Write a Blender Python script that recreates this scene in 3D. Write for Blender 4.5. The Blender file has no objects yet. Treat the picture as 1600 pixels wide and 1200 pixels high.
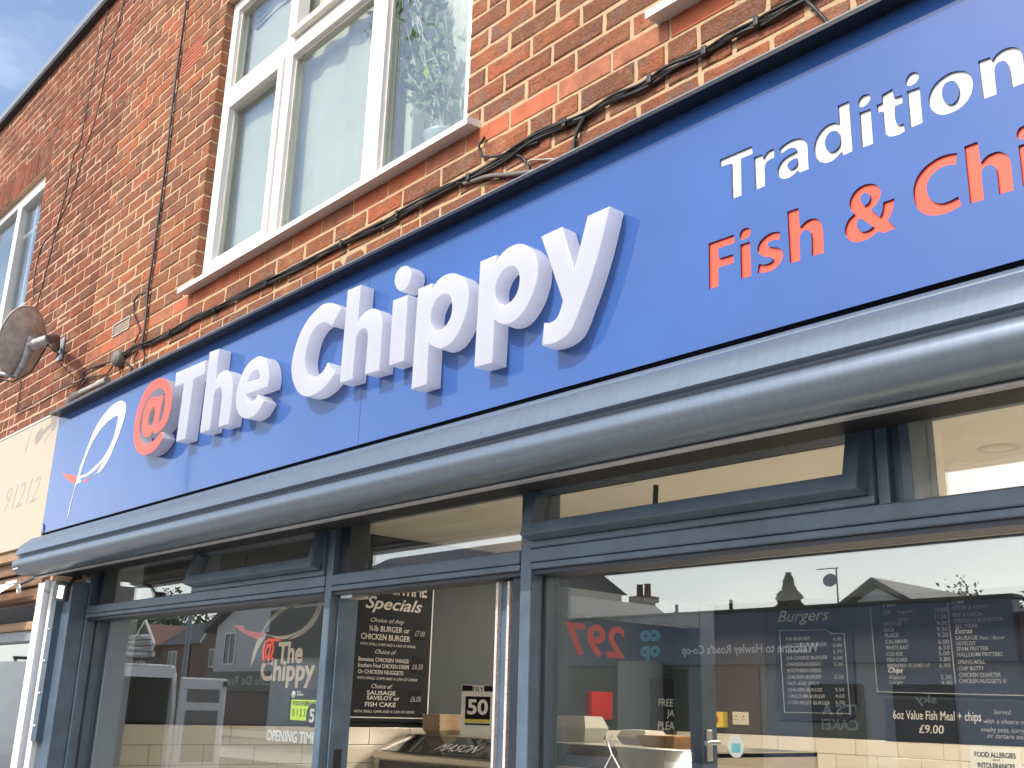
import bpy, bmesh, math, random
import numpy as np
from mathutils import Vector, Matrix
random.seed(7); rng = np.random.default_rng(7)
R = math.radians
S = bpy.context.scene
COL = S.collection
# ------------------------------------------------------------------ camera
CAM = (0.0, -2.0, 1.65)
YAW, PITCH, ROLL, FPX = R(48.4924), R(16.9655), R(1.6703), 1659.53
fw = Vector((-math.sin(YAW)*math.cos(PITCH), math.cos(YAW)*math.cos(PITCH), math.sin(PITCH)))
r0 = Vector((math.cos(YAW), math.sin(YAW), 0)); u0 = r0.cross(fw)
rt = math.cos(ROLL)*r0 + math.sin(ROLL)*u0; up = rt.cross(fw)
cd = bpy.data.cameras.new('camera'); cam = bpy.data.objects.new('camera', cd); COL.objects.link(cam)
cam.matrix_world = Matrix(((rt.x, up.x, -fw.x, CAM[0]), (rt.y, up.y, -fw.y, CAM[1]), (rt.z, up.z, -fw.z, CAM[2]), (0, 0, 0, 1)))
cd.sensor_fit = 'HORIZONTAL'; cd.sensor_width = 36; cd.lens = FPX*36/1600; cd.clip_start = .05; cd.clip_end = 2000
S.camera = cam
# ------------------------------------------------------------------ sky, sun, exposure
SUN_EL, SUN_ROT = R(42.4), R(180+3)
W = bpy.data.worlds.new('World'); S.world = W; W.use_nodes = True
nt = W.node_tree; nt.nodes.clear()
wo = nt.nodes.new('ShaderNodeOutputWorld'); bg = nt.nodes.new('ShaderNodeBackground'); sky = nt.nodes.new('ShaderNodeTexSky')
sky.sky_type = 'NISHITA'; sky.sun_disc = False; sky.sun_elevation = SUN_EL; sky.sun_rotation = SUN_ROT
sky.altitude = 60; sky.air_density = 1.0; sky.dust_density = 3.0; sky.ozone_density = 1.6
# thin high cloud veil over the whole sky
tc = nt.nodes.new('ShaderNodeTexCoord'); mp = nt.nodes.new('ShaderNodeMapping'); mp.inputs['Scale'].default_value = (1.6, 1.6, 4.5)
nz = nt.nodes.new('ShaderNodeTexNoise'); nz.inputs['Scale'].default_value = 1.7; nz.inputs['Detail'].default_value = 7; nz.inputs['Roughness'].default_value = .58
rp = nt.nodes.new('ShaderNodeValToRGB'); rp.color_ramp.elements[0].position = .47; rp.color_ramp.elements[1].position = .80
rp.color_ramp.elements[1].color = (.40, .40, .40, 1)
mx = nt.nodes.new('ShaderNodeMix'); mx.data_type = 'RGBA'; mx.inputs['B'].default_value = (7.5, 8.0, 8.6, 1)
nt.links.new(tc.outputs['Generated'], mp.inputs['Vector']); nt.links.new(mp.outputs[0], nz.inputs['Vector'])
nt.links.new(nz.outputs['Fac'], rp.inputs['Fac']); nt.links.new(rp.outputs['Color'], mx.inputs['Factor'])
# pale haze thickening evenly towards the horizon all round
sx = nt.nodes.new('ShaderNodeSeparateXYZ'); nt.links.new(tc.outputs['Generated'], sx.inputs[0])
hr = nt.nodes.new('ShaderNodeValToRGB'); hr.color_ramp.interpolation = 'EASE'; hr.color_ramp.elements[0].position = .0; hr.color_ramp.elements[0].color = (.62, .62, .62, 1)
hr.color_ramp.elements[1].position = .42; hr.color_ramp.elements[1].color = (0, 0, 0, 1); nt.links.new(sx.outputs['Z'], hr.inputs['Fac'])
hm = nt.nodes.new('ShaderNodeMix'); hm.data_type = 'RGBA'; hm.inputs['B'].default_value = (9.6, 9.7, 9.4, 1); nt.links.new(hr.outputs['Color'], hm.inputs['Factor'])
nt.links.new(sky.outputs[0], hm.inputs['A']); nt.links.new(hm.outputs['Result'], mx.inputs['A']); nt.links.new(mx.outputs['Result'], bg.inputs['Color'])
bg.inputs['Strength'].default_value = .15
nt.links.new(bg.outputs[0], wo.inputs['Surface'])
sd = bpy.data.lights.new('sun', 'SUN'); sd.energy = 2.12; sd.angle = R(.53); sd.color = (1, .94, .85)
sun = bpy.data.objects.new('sun', sd); COL.objects.link(sun); sun.location = (0, -20, 30)
az = R(3)
sdir = Vector((-math.sin(az)*math.cos(SUN_EL), -math.cos(az)*math.cos(SUN_EL), math.sin(SUN_EL)))
sun.rotation_euler = sdir.to_track_quat('Z', 'Y').to_euler()
S.view_settings.view_transform = 'Standard'; S.view_settings.look = 'None'; S.view_settings.gamma = 1
S.view_settings.exposure = .80; S.view_settings.use_curve_mapping = False
cy = S.cycles; cy.use_denoising = True; cy.max_bounces = 9; cy.diffuse_bounces = 4; cy.glossy_bounces = 5
cy.transparent_max_bounces = 16; cy.transmission_bounces = 6; cy.sample_clamp_indirect = 6; cy.caustics_reflective = False

def ray(px, py):
    a, b = (px-800)/FPX, (py-600)/FPX
    return rt*a - up*b + fw
def at(px, py, Y):
    d = ray(px, py); t = (Y-CAM[1])/d.y; return Vector((CAM[0]+d.x*t, Y, CAM[2]+d.z*t))
def atx(px, py, X):
    d = ray(px, py); t = (X-CAM[0])/d.x; return Vector((X, CAM[1]+d.y*t, CAM[2]+d.z*t))
def proj(p):
    v = Vector(p)-Vector(CAM); z = v.dot(fw)
    return (800+FPX*v.dot(rt)/z, 600-FPX*v.dot(up)/z, z)
# ------------------------------------------------------------------ materials
M = {}
def nodes(name):
    m = bpy.data.materials.new(name); m.use_nodes = True; t = m.node_tree
    b = t.nodes['Principled BSDF']; M[name] = m
    return m, t, b
def N(t, typ, **kw):
    n = t.nodes.new(typ)
    for k, v in kw.items():
        if k in n.inputs: n.inputs[k].default_value = v
        else: setattr(n, k, v)
    return n
def mixc(t, fac, a, b, mode='MIX'):
    n = t.nodes.new('ShaderNodeMix'); n.data_type = 'RGBA'; n.blend_type = mode
    for s, v in (('Factor', fac), ('A', a), ('B', b)):
        if hasattr(v, 'links'): t.links.new(v, n.inputs[s])
        else: n.inputs[s].default_value = v if s == 'Factor' or len(v) == 4 else (*v, 1)
    return n.outputs['Result']
def ramp(t, src, stops, interp='LINEAR'):
    n = t.nodes.new('ShaderNodeValToRGB'); e = n.color_ramp; e.interpolation = interp
    while len(e.elements) > 1: e.elements.remove(e.elements[-1])
    for i, (p, c) in enumerate(stops):
        el = e.elements[0] if i == 0 else e.elements.new(p)
        el.position = p; el.color = (*c, 1) if len(c) == 3 else c
    t.links.new(src, n.inputs['Fac']); return n.outputs['Color']
def noise(t, scale, detail=4, rough=.55, vec=None, dist=0):
    n = N(t, 'ShaderNodeTexNoise', Scale=scale, Detail=detail, Roughness=rough, Distortion=dist)
    if vec is not None: t.links.new(vec, n.inputs['Vector'])
    return n.outputs['Fac']
def wpos(t, scale=None):
    g = t.nodes.new('ShaderNodeNewGeometry')
    if scale is None: return g.outputs['Position']
    m = t.nodes.new('ShaderNodeMapping'); m.inputs['Scale'].default_value = scale
    t.links.new(g.outputs['Position'], m.inputs['Vector']); return m.outputs[0]
def bump(t, b, h, strength=.3, dist=.01):
    n = N(t, 'ShaderNodeBump', Strength=strength, Distance=dist); t.links.new(h, n.inputs['Height']); t.links.new(n.outputs[0], b.inputs['Normal'])
def pm(name, col, rough=.5, metal=0, spec=.5, var=.12, vs=9, bmp=0, bs=60, coat=0, vec_scale=None, rvar=0):
    m, t, b = nodes(name)
    P = wpos(t, vec_scale)
    if var:
        f = noise(t, vs, 5, .6, P)
        lo = tuple(c*(1-var) for c in col); hi = tuple(min(1, c*(1+var)) for c in col)
        t.links.new(ramp(t, f, [(.3, lo), (.7, hi)]), b.inputs['Base Color'])
    else: b.inputs['Base Color'].default_value = (*col, 1)
    b.inputs['Roughness'].default_value = rough; b.inputs['Metallic'].default_value = metal
    b.inputs['Specular IOR Level'].default_value = spec; b.inputs['Coat Weight'].default_value = coat; b.inputs['Coat Roughness'].default_value = .03
    if rvar:
        f = noise(t, vs*3, 4, .6, P)
        t.links.new(ramp(t, f, [(.3, (rough-rvar,)*3), (.75, (rough+rvar,)*3)]), b.inputs['Roughness'])
    if bmp: bump(t, b, noise(t, bs, 5, .6, P), bmp, .004)
    return m
def brick_mat(name, stops, attr):
    m, t, b = nodes(name)
    if attr: a = t.nodes.new('ShaderNodeAttribute'); a.attribute_name = 'rnd'; rnd = a.outputs['Fac']
    else: a = t.nodes.new('ShaderNodeObjectInfo'); rnd = a.outputs['Random']
    P = wpos(t)
    base = ramp(t, rnd, stops, 'CONSTANT')
    n1 = noise(t, 13, 5, .65, P)
    c = mixc(t, ramp(t, n1, [(.45, (0, 0, 0)), (.68, (.6, .6, .6))]), base, (.17, .092, .066))
    n2 = noise(t, 7, 4, .6, P, .6)
    c = mixc(t, ramp(t, n2, [(.55, (0, 0, 0)), (.72, (.55, .55, .55))]), c, (.46, .28, .16))
    ng = noise(t, 9, 5, .7, wpos(t, (1, 1, 1.4)), .8)          # burnt grey-purple patches
    c = mixc(t, ramp(t, ng, [(.53, (0, 0, 0)), (.66, (.75, .75, .75))]), c, (.22, .15, .125))
    cr = noise(t, 17, 6, .75, wpos(t, (1, 1, 1.6)), 2.2)        # fine firing cracks
    c = mixc(t, ramp(t, cr, [(.485, (0, 0, 0)), (.5, (.72, .72, .72)), (.515, (0, 0, 0))]), c, (.07, .035, .025))
    n3 = noise(t, 120, 3, .7, P)
    c = mixc(t, .55, c, ramp(t, n3, [(.3, (.5, .5, .5)), (.7, (1.3, 1.3, 1.3))]), 'MULTIPLY')
    t.links.new(c, b.inputs['Base Color']); b.inputs['Roughness'].default_value = .9; b.inputs['Specular IOR Level'].default_value = .2
    Pw = wpos(t, (1, 1, 1.7))
    w1 = noise(t, 26, 6, .72, Pw, 1.3); w2 = noise(t, 150, 4, .7, P)
    mm = N(t, 'ShaderNodeMath', operation='MULTIPLY_ADD'); t.links.new(w2, mm.inputs[0]); mm.inputs[1].default_value = .35; t.links.new(w1, mm.inputs[2])
    bump(t, b, mm.outputs[0], .9, .012)
    return m
OWN = [(0, (0.354, 0.129, 0.066)), (.14, (0.306, 0.122, 0.065)), (.30, (0.385, 0.139, 0.068)), (.42, (0.256, 0.110, 0.063)), (.54, (0.332, 0.125, 0.066)),
       (.66, (0.413, 0.147, 0.072)), (.76, (0.278, 0.118, 0.069)), (.86, (0.379, 0.150, 0.079)), (.93, (0.483, 0.147, 0.069))]
NBR = [(0, (0.239, 0.077, 0.043)), (.16, (0.204, 0.071, 0.041)), (.32, (0.274, 0.082, 0.043)), (.48, (0.222, 0.074, 0.042)), (.62, (0.182, 0.066, 0.041)), (.76, (0.257, 0.083, 0.046)), (.9, (0.325, 0.094, 0.048))]
brick_mat('brick own', OWN, False); brick_mat('brick own mass', OWN, True)
brick_mat('brick neighbour', NBR, False); brick_mat('brick neighbour mass', NBR, True)
def mortar(name, c1, c2):
    m, t, b = nodes(name); P = wpos(t)
    c = mixc(t, noise(t, 5, 5, .6, P), c1, c2)
    c = mixc(t, ramp(t, noise(t, 34, 4, .7, P), [(.5, (0, 0, 0)), (.75, (.5, .5, .5))]), c, (.30, .21, .14))
    t.links.new(c, b.inputs['Base Color']); b.inputs['Roughness'].default_value = .95
    bump(t, b, noise(t, 90, 5, .7, P), .8, .006)
mortar('mortar own', (.56, .39, .22), (.47, .34, .21)); mortar('mortar neighbour', (.54, .35, .22), (.47, .31, .205))
pm('smooth red brick', (.41, .112, .048), .8, var=.25, vs=14, bmp=.4, bs=50); pm('worn red brick', (.33, .118, .062), .85, var=.35, vs=14, bmp=.5, bs=50)
pm('terracotta', (.42, .12, .07), .85, var=.2, bmp=.4)
pm('upvc', (.80, .78, .74), .35, var=.04, vs=6, bmp=.05)
pm('upvc grubby', (.66, .62, .56), .45, var=.14, vs=10)
pm('gasket', (.05, .05, .055), .6)
pm('black trim', (.012, .012, .016), .35, var=.3, rvar=.1)
pm('blue panel', (.034, .098, .315), .07, var=.05, vs=3, spec=.45, coat=.25, rvar=.03)
pm('orange acrylic', (.86, .095, .045), .25, var=.03); pm('white acrylic flat', (.68, .66, .61), .3, var=.03)
pm('red vinyl', (.90, .085, .045), .3, var=.04)
pm('cream vinyl', (.46, .37, .27), .5, var=.04); pm('white vinyl', (.8, .8, .78), .5, var=.03)
pm('silver flashing', (.55, .55, .56), .4, metal=.6, var=.1)
m, t, b = nodes('letter acrylic'); b.inputs['Base Color'].default_value = (.74, .75, .79, 1); b.inputs['Roughness'].default_value = .28
tr = N(t, 'ShaderNodeBsdfTranslucent'); tr.inputs['Color'].default_value = (.86, .87, .93, 1)
ms = N(t, 'ShaderNodeMixShader'); ms.inputs['Fac'].default_value = .55
t.links.new(b.outputs[0], ms.inputs[1]); t.links.new(tr.outputs[0], ms.inputs[2]); t.links.new(ms.outputs[0], t.nodes['Material Output'].inputs['Surface'])
m, t, b = nodes('number vinyl'); b.inputs['Base Color'].default_value = (.95, .17, .06, 1)
tr = N(t, 'ShaderNodeBsdfTranslucent'); tr.inputs['Color'].default_value = (1, .30, .12, 1); ms = N(t, 'ShaderNodeMixShader'); ms.inputs['Fac'].default_value = .55
t.links.new(b.outputs[0], ms.inputs[1]); t.links.new(tr.outputs[0], ms.inputs[2]); t.links.new(ms.outputs[0], t.nodes['Material Output'].inputs['Surface'])
# powder-coated shutter housing with streaks of grime
m, t, b = nodes('shutter metal'); P = wpos(t, (14, 2, 2)); P2 = wpos(t)
c = mixc(t, ramp(t, noise(t, 2.2, 5, .65, P2), [(.62, (0, 0, 0)), (.85, (.35, .35, .35))]), (.185, .230, .28), (.11, .11, .115))
c = mixc(t, 1.0, c, ramp(t, noise(t, 3, 5, .7, wpos(t, (26, 3, 3))), [(.35, (.90, .90, .90)), (.7, (1.04, 1.04, 1.04))]), 'MULTIPLY')
t.links.new(c, b.inputs['Base Color']); b.inputs['Metallic'].default_value = .58; b.inputs['Roughness'].default_value = .36
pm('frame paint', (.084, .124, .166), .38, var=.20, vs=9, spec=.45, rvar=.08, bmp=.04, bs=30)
pm('frame shade', (.020, .028, .040), .4, var=.15)  # shaded copy of the frame paint, the shade is put into the colour
pm('dark rubber', (.008, .008, .01), .6)
pm('brush pile', (.66, .58, .54), .95, var=.3, vs=180, bmp=.9, bs=400)
pm('cable black', (.022, .022, .024), .5, var=.3); pm('cable grey', (.16, .14, .12), .6, var=.2); pm('conduit', (.42, .39, .36), .6, var=.2)
pm('dish paint', (.42, .37, .32), .6, var=.25, vs=20); pm('dish steel', (.34, .33, .33), .5, metal=.5, var=.3, vs=30); pm('rust steel', (.10, .07, .055), .7, var=.4, vs=40)
pm('cream fascia', (.47, .38, .265), .35, var=.03, vs=2.5); pm('grey print', (.36, .34, .31), .5, var=.05)
pm('brown timber', (.21, .115, .06), .6, var=.3, vs=6, vec_scale=(.6, 6, 6)); pm('tan timber', (.34, .21, .11), .6, var=.2, vs=5, vec_scale=(.6, 6, 6))
pm('white paint', (.80, .78, .72), .5, var=.06, vs=4); pm('awning fabric', (.60, .64, .72), .6, var=.05)
pm('lead grey', (.22, .24, .27), .45, var=.1); pm('bitumen', (.02, .02, .022), .6)
pm('galvanised', (.45, .45, .46), .4, metal=.8, var=.2, vs=30)
def glass(name, tint, f0, rough=0.0):
    """thin coated pane: each face mirrors f0 head-on, rising towards grazing (Schlick), and lets the rest through"""
    m, t, b = nodes(name); t.nodes.remove(b)
    lw_ = N(t, 'ShaderNodeLayerWeight', Blend=.5); pw = N(t, 'ShaderNodeMath', operation='POWER'); pw.inputs[1].default_value = 5; t.links.new(lw_.outputs['Facing'], pw.inputs[0])
    ma = N(t, 'ShaderNodeMath', operation='MULTIPLY_ADD', use_clamp=True); ma.inputs[1].default_value = 1-f0; ma.inputs[2].default_value = f0; t.links.new(pw.outputs[0], ma.inputs[0])
    tr = N(t, 'ShaderNodeBsdfTransparent'); tr.inputs['Color'].default_value = (*tint, 1)
    gl = N(t, 'ShaderNodeBsdfGlossy', Roughness=rough); gl.inputs['Color'].default_value = (.97, .99, 1, 1)
    ms = N(t, 'ShaderNodeMixShader'); t.links.new(ma.outputs[0], ms.inputs['Fac']); t.links.new(tr.outputs[0], ms.inputs[1]); t.links.new(gl.outputs[0], ms.inputs[2])
    t.links.new(ms.outputs[0], t.nodes['Material Output'].inputs['Surface'])
glass('shop glass', (.97, .985, .98), .18); glass('upper glass', (.95, .985, .975), .12); glass('door glass', (.95, .96, .96), .025)
glass('clear plastic', (.9, .9, .9), .08)
pm('dark wall paint', (.025, .033, .036), .7, var=.06); pm('taupe wall', (.065, .054, .046), .6, var=.06); pm('ceiling paint', (.88, .83, .74), .9, var=.02)
pm('cream tile', (.72, .65, .53), .18, var=.05, vs=3, spec=.6); pm('grout', (.16, .13, .10), .9)
pm('floor tile', (.78, .71, .60), .5, var=.08, vs=3)
pm('board black', (.014, .016, .018), .6, var=.1, spec=.15); pm('board slate', (.020, .024, .034), .6, var=.1, spec=.15); pm('chalk', (.58, .56, .51), .9, var=.1, vs=60); pm('chalk dim', (.34, .34, .34), .9, var=.2, vs=80)
pm('stainless', (.56, .52, .46), .28, metal=.9, var=.08, vs=4, vec_scale=(1, 1, 8)); pm('tinted glass panel', (.035, .04, .04), .08)
pm('polystyrene', (.74, .68, .57), .7, var=.05, bmp=.1); pm('kraft tray', (.55, .41, .28), .8, var=.1); pm('amber plastic', (.62, .28, .07), .4, var=.15, vs=5)
pm('red enamel', (.40, .018, .018), .3, var=.1); pm('yellow plastic', (.72, .50, .06), .4); pm('socket white', (.66, .58, .44), .4, var=.03)
pm('lime print', (.60, .86, .02), .5, var=.02); pm('black print', (.010, .010, .012), .6, var=.05, spec=.12); pm('yellow print', (.6, .52, .06), .5); pm('print white', (.72, .70, .64), .5, var=.04)
pm('burger print', (.35, .11, .03), .6, var=.3, vs=20); pm('teal print', (.18, .50, .58), .5)
pm('downlight ring', (.72, .68, .60), .4)
pm('asphalt', (.052, .052, .055), .9, var=.25, vs=30, bmp=.5, bs=120); pm('paving', (.32, .30, .28), .9, var=.15, vs=8, bmp=.3); pm('kerb stone', (.38, .36, .34), .85, var=.15); pm('road paint', (.72, .72, .70), .7, var=.1)
pm('leaf green', (.055, .10, .028), .55, var=.4, vs=16); pm('leaf pale', (.20, .30, .14), .6, var=.3, vs=30); pm('bark', (.10, .075, .055), .9, var=.3, vs=20, bmp=.5)
pm('conifer green', (.030, .055, .028), .7, var=.4, vs=8)
pm('slate roof', (.09, .085, .085), .7, var=.3, vs=10); pm('roof tile', (.20, .10, .065), .8, var=.3, vs=8)
pm('render white', (.58, .57, .54), .8, var=.06, vs=2); pm('house brick', (.22, .12, .085), .9, var=.3, vs=12, bmp=.3); pm('coop fascia', (.085, .105, .15), .4, var=.05); pm('coop wall', (.30, .33, .38), .7, var=.05)
pm('dark window', (.02, .024, .028), .08); pm('cafe fascia', (.035, .028, .028), .4); pm('maroon', (.09, .03, .03), .5); pm('pale column', (.46, .42, .34), .7, var=.06)
pm('van white', (.74, .74, .72), .25, var=.04, coat=.4); pm('van dark', (.03, .033, .045), .6, var=.2); pm('van trim', (.04, .04, .042), .6); pm('van lining', (.20, .18, .17), .8, var=.1); pm('tyre', (.02, .02, .02), .8)
pm('aluminium', (.60, .60, .60), .35, metal=.8, var=.1)
pm('net', (.72, .72, .62), .9, var=.05, vs=4); pm('curtain', (.46, .465, .39), .9, var=.06, vs=4); pm('blind brown', (.20, .14, .11), .8, var=.3); pm('ceramic grey', (.42, .45, .46), .3, var=.1); pm('stem pale', (.42, .44, .38), .8, var=.2)
m, t, b = nodes('added panel glow'); b.inputs['Base Color'].default_value = (.9, .9, .85, 1); b.inputs['Emission Color'].default_value = (1, .91, .77, 1); b.inputs['Emission Strength'].default_value = 60  # glow of the ceiling panels added to light the interior
m, t, b = nodes('lamp glow'); b.inputs['Base Color'].default_value = (.9, .9, .8, 1); b.inputs['Emission Color'].default_value = (1, .93, .78, 1); b.inputs['Emission Strength'].default_value = 1.1
# ------------------------------------------------------------------ mesh builder
class MB:
    def __init__(s): s.v = []; s.f = []; s.sm = []
    def add(s, vs, fs, smooth=False):
        o = len(s.v); s.v += [tuple(p) for p in vs]; s.f += [[i+o for i in f] for f in fs]; s.sm += [smooth]*len(fs); return s
    def box(s, x0, x1, y0, y1, z0, z1, bev=0):
        if bev:
            bm = bmesh.new(); bmesh.ops.create_cube(bm, size=1)
            for v in bm.verts: v.co = Vector(((x0+x1)/2+v.co.x*(x1-x0), (y0+y1)/2+v.co.y*(y1-y0), (z0+z1)/2+v.co.z*(z1-z0)))
            bmesh.ops.bevel(bm, geom=bm.edges[:], offset=min(bev, .45*min(abs(x1-x0), abs(y1-y0), abs(z1-z0))), segments=2, profile=.5, affect='EDGES')
            bm.verts.index_update(); s.add([v.co for v in bm.verts], [[v.index for v in f.verts] for f in bm.faces]); bm.free(); return s
        v = [(x, y, z) for z in (z0, z1) for y in (y0, y1) for x in (x0, x1)]
        return s.add(v, [(0, 2, 3, 1), (4, 5, 7, 6), (0, 1, 5, 4), (2, 6, 7, 3), (0, 4, 6, 2), (1, 3, 7, 5)])
    def prism(s, pts, a, b, smooth=False):
        """pts: list of 3D points (planar polygon); extruded by vector b-a given as offset"""
        n = len(pts); A = [Vector(p)+Vector(a) for p in pts]; B = [Vector(p)+Vector(b) for p in pts]
        s.add(A+B, [list(range(n))[::-1], list(range(n, 2*n))]);
        s.add(A+B, [(i, (i+1) % n, n+(i+1) % n, n+i) for i in range(n)], smooth); return s
    def tube(s, pts, r, n=8, cap=True, smooth=True):
        P = [Vector(p) for p in pts]; rr = r if isinstance(r, (list, tuple)) else [r]*len(P); o = []; nrm = None
        for i, p in enumerate(P):
            d = (P[min(i+1, len(P)-1)]-P[max(i-1, 0)]).normalized()
            if nrm is None: nrm = d.orthogonal().normalized()
            else: nrm = (nrm-d*nrm.dot(d)); nrm = nrm.normalized() if nrm.length > 1e-6 else d.orthogonal().normalized()
            bn = d.cross(nrm)
            o += [p+(nrm*math.cos(2*math.pi*k/n)+bn*math.sin(2*math.pi*k/n))*rr[i] for k in range(n)]
        fs = [(i*n+k, i*n+(k+1) % n, (i+1)*n+(k+1) % n, (i+1)*n+k) for i in range(len(P)-1) for k in range(n)]
        s.add(o, fs, smooth)
        if cap: s.add(o[:n], [list(range(n))[::-1]]); s.add(o[-n:], [list(range(n))])
        return s
    def lathe(s, prof, c, axis=(0, 0, 1), n=20, smooth=True):
        ax = Vector(axis).normalized(); a = ax.orthogonal().normalized(); b = ax.cross(a); c = Vector(c); o = []
        for r, h in prof: o += [c+ax*h+(a*math.cos(2*math.pi*k/n)+b*math.sin(2*math.pi*k/n))*r for k in range(n)]
        s.add(o, [(i*n+k, i*n+(k+1) % n, (i+1)*n+(k+1) % n, (i+1)*n+k) for i in range(len(prof)-1) for k in range(n)], smooth); return s
    def rot(s, origin, axis, ang):
        m = Matrix.Rotation(ang, 3, Vector(axis)); o = Vector(origin); s.v = [tuple(m @ (Vector(p)-o)+o) for p in s.v]; return s
ORG = {}
def org(o): return ORG.get(o.name, Vector((0, 0, 0))) if o else Vector((0, 0, 0))
def mesh_from(name, mb, o=(0, 0, 0)):
    me = bpy.data.meshes.new(name); o = Vector(o)
    me.from_pydata([tuple(Vector(p)-o) for p in mb.v], [], mb.f); me.polygons.foreach_set('use_smooth', mb.sm); me.update(); return me
def obj(name, mb, mat, parent=None, label=None):
    o = org(parent); me = mesh_from(name, mb, o); me.materials.append(M[mat])
    ob = bpy.data.objects.new(name, me); COL.objects.link(ob)
    if parent: ob.parent = parent; ORG[ob.name] = o
    if label: ob['label'] = label
    return ob
def tag(o, label, cat, group=None):
    o['label'] = label; o['category'] = cat
    if group: o['group'] = group
    return o
def thing(name, label, cat, loc, group=None):
    e = bpy.data.objects.new(name, None); COL.objects.link(e); e.location = loc; e.empty_display_size = .1; ORG[e.name] = Vector(loc)
    return tag(e, label, cat, group)
def struct(name, mb, mat):
    o = obj(name, mb, mat); o['kind'] = 'structure'; return o
# ------------------------------------------------------------------ outlines, filled shapes and lettering
def smooth_poly(ct, n=5):
    out = []; m = len(ct)
    for i in range(m):
        p0, p1, p2, p3 = ct[i-1], ct[i], ct[(i+1) % m], ct[(i+2) % m]
        c1, c2 = len(p1) > 2, len(p2) > 2
        out.append((p1[0], p1[1]))
        if c1 and c2: continue
        for k in range(1, n):
            t = k/n; r = []
            for a in (0, 1):
                d = p2[a]-p1[a]
                m1 = d if c1 else (p2[a]-p0[a])/2; m2 = d if c2 else (p3[a]-p1[a])/2
                r.append((2*t**3-3*t*t+1)*p1[a]+(t**3-2*t*t+t)*m1+(-2*t**3+3*t*t)*p2[a]+(t**3-t*t)*m2)
            out.append(tuple(r))
    return out
def curve_mesh(polys, depth, bevel=0):
    cu = bpy.data.curves.new('tmp', 'CURVE'); cu.dimensions = '2D'; cu.fill_mode = 'BOTH'; cu.extrude = depth/2-bevel
    if bevel: cu.bevel_depth = bevel; cu.bevel_resolution = 1; cu.offset = -bevel
    for p in polys:
        sp = cu.splines.new('POLY'); sp.points.add(len(p)-1); sp.use_cyclic_u = True
        for q, (x, y) in zip(sp.points, p): q.co = (x, y, 0, 1)
    return take(cu)
def take(cu):
    o = bpy.data.objects.new('tmp', cu); COL.objects.link(o); me = bpy.data.meshes.new_from_object(o.evaluated_get(bpy.context.evaluated_depsgraph_get()))
    v = [tuple(x.co) for x in me.vertices]; f = [list(p.vertices) for p in me.polygons]
    bpy.data.objects.remove(o); bpy.data.curves.remove(cu); bpy.data.meshes.remove(me); return v, f
def shape(mb, polys, y_back, depth, bevel=0):
    """polys in wall coordinates (x, z), front faces towards -Y; back of the shape at y_back"""
    v, f = curve_mesh(polys, depth, bevel)
    return mb.add([(x, y_back-depth/2-z, y) for x, y, z in v], f)
def text(mb, body, o, u, v, h, width=None, bold=0, shear=0, align='LEFT', depth=.0006, space=1.0, line=1.0):
    """lettering: o origin of the baseline, u reading direction, v up, h capital height"""
    cu = bpy.data.curves.new('tmp', 'FONT'); cu.body = body; cu.size = 1; cu.align_x = align; cu.offset = bold; cu.shear = shear; cu.extrude = .0001
    cu.space_character = space; cu.space_line = line; cu.resolution_u = 3
    vs, fs = take(cu)
    if not vs: return mb
    k = h/.727; xs = [p[0] for p in vs]; kx = k if width is None else width/(max(xs)-min(xs)); x0 = min(xs) if align == 'LEFT' else 0
    o, u, v = Vector(o), Vector(u), Vector(v); n = u.cross(v)
    return mb.add([o+u*((p[0]-x0)*kx)+v*(p[1]*k)+n*(depth*(1 if p[2] > 0 else 0)) for p in vs], fs)
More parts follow.
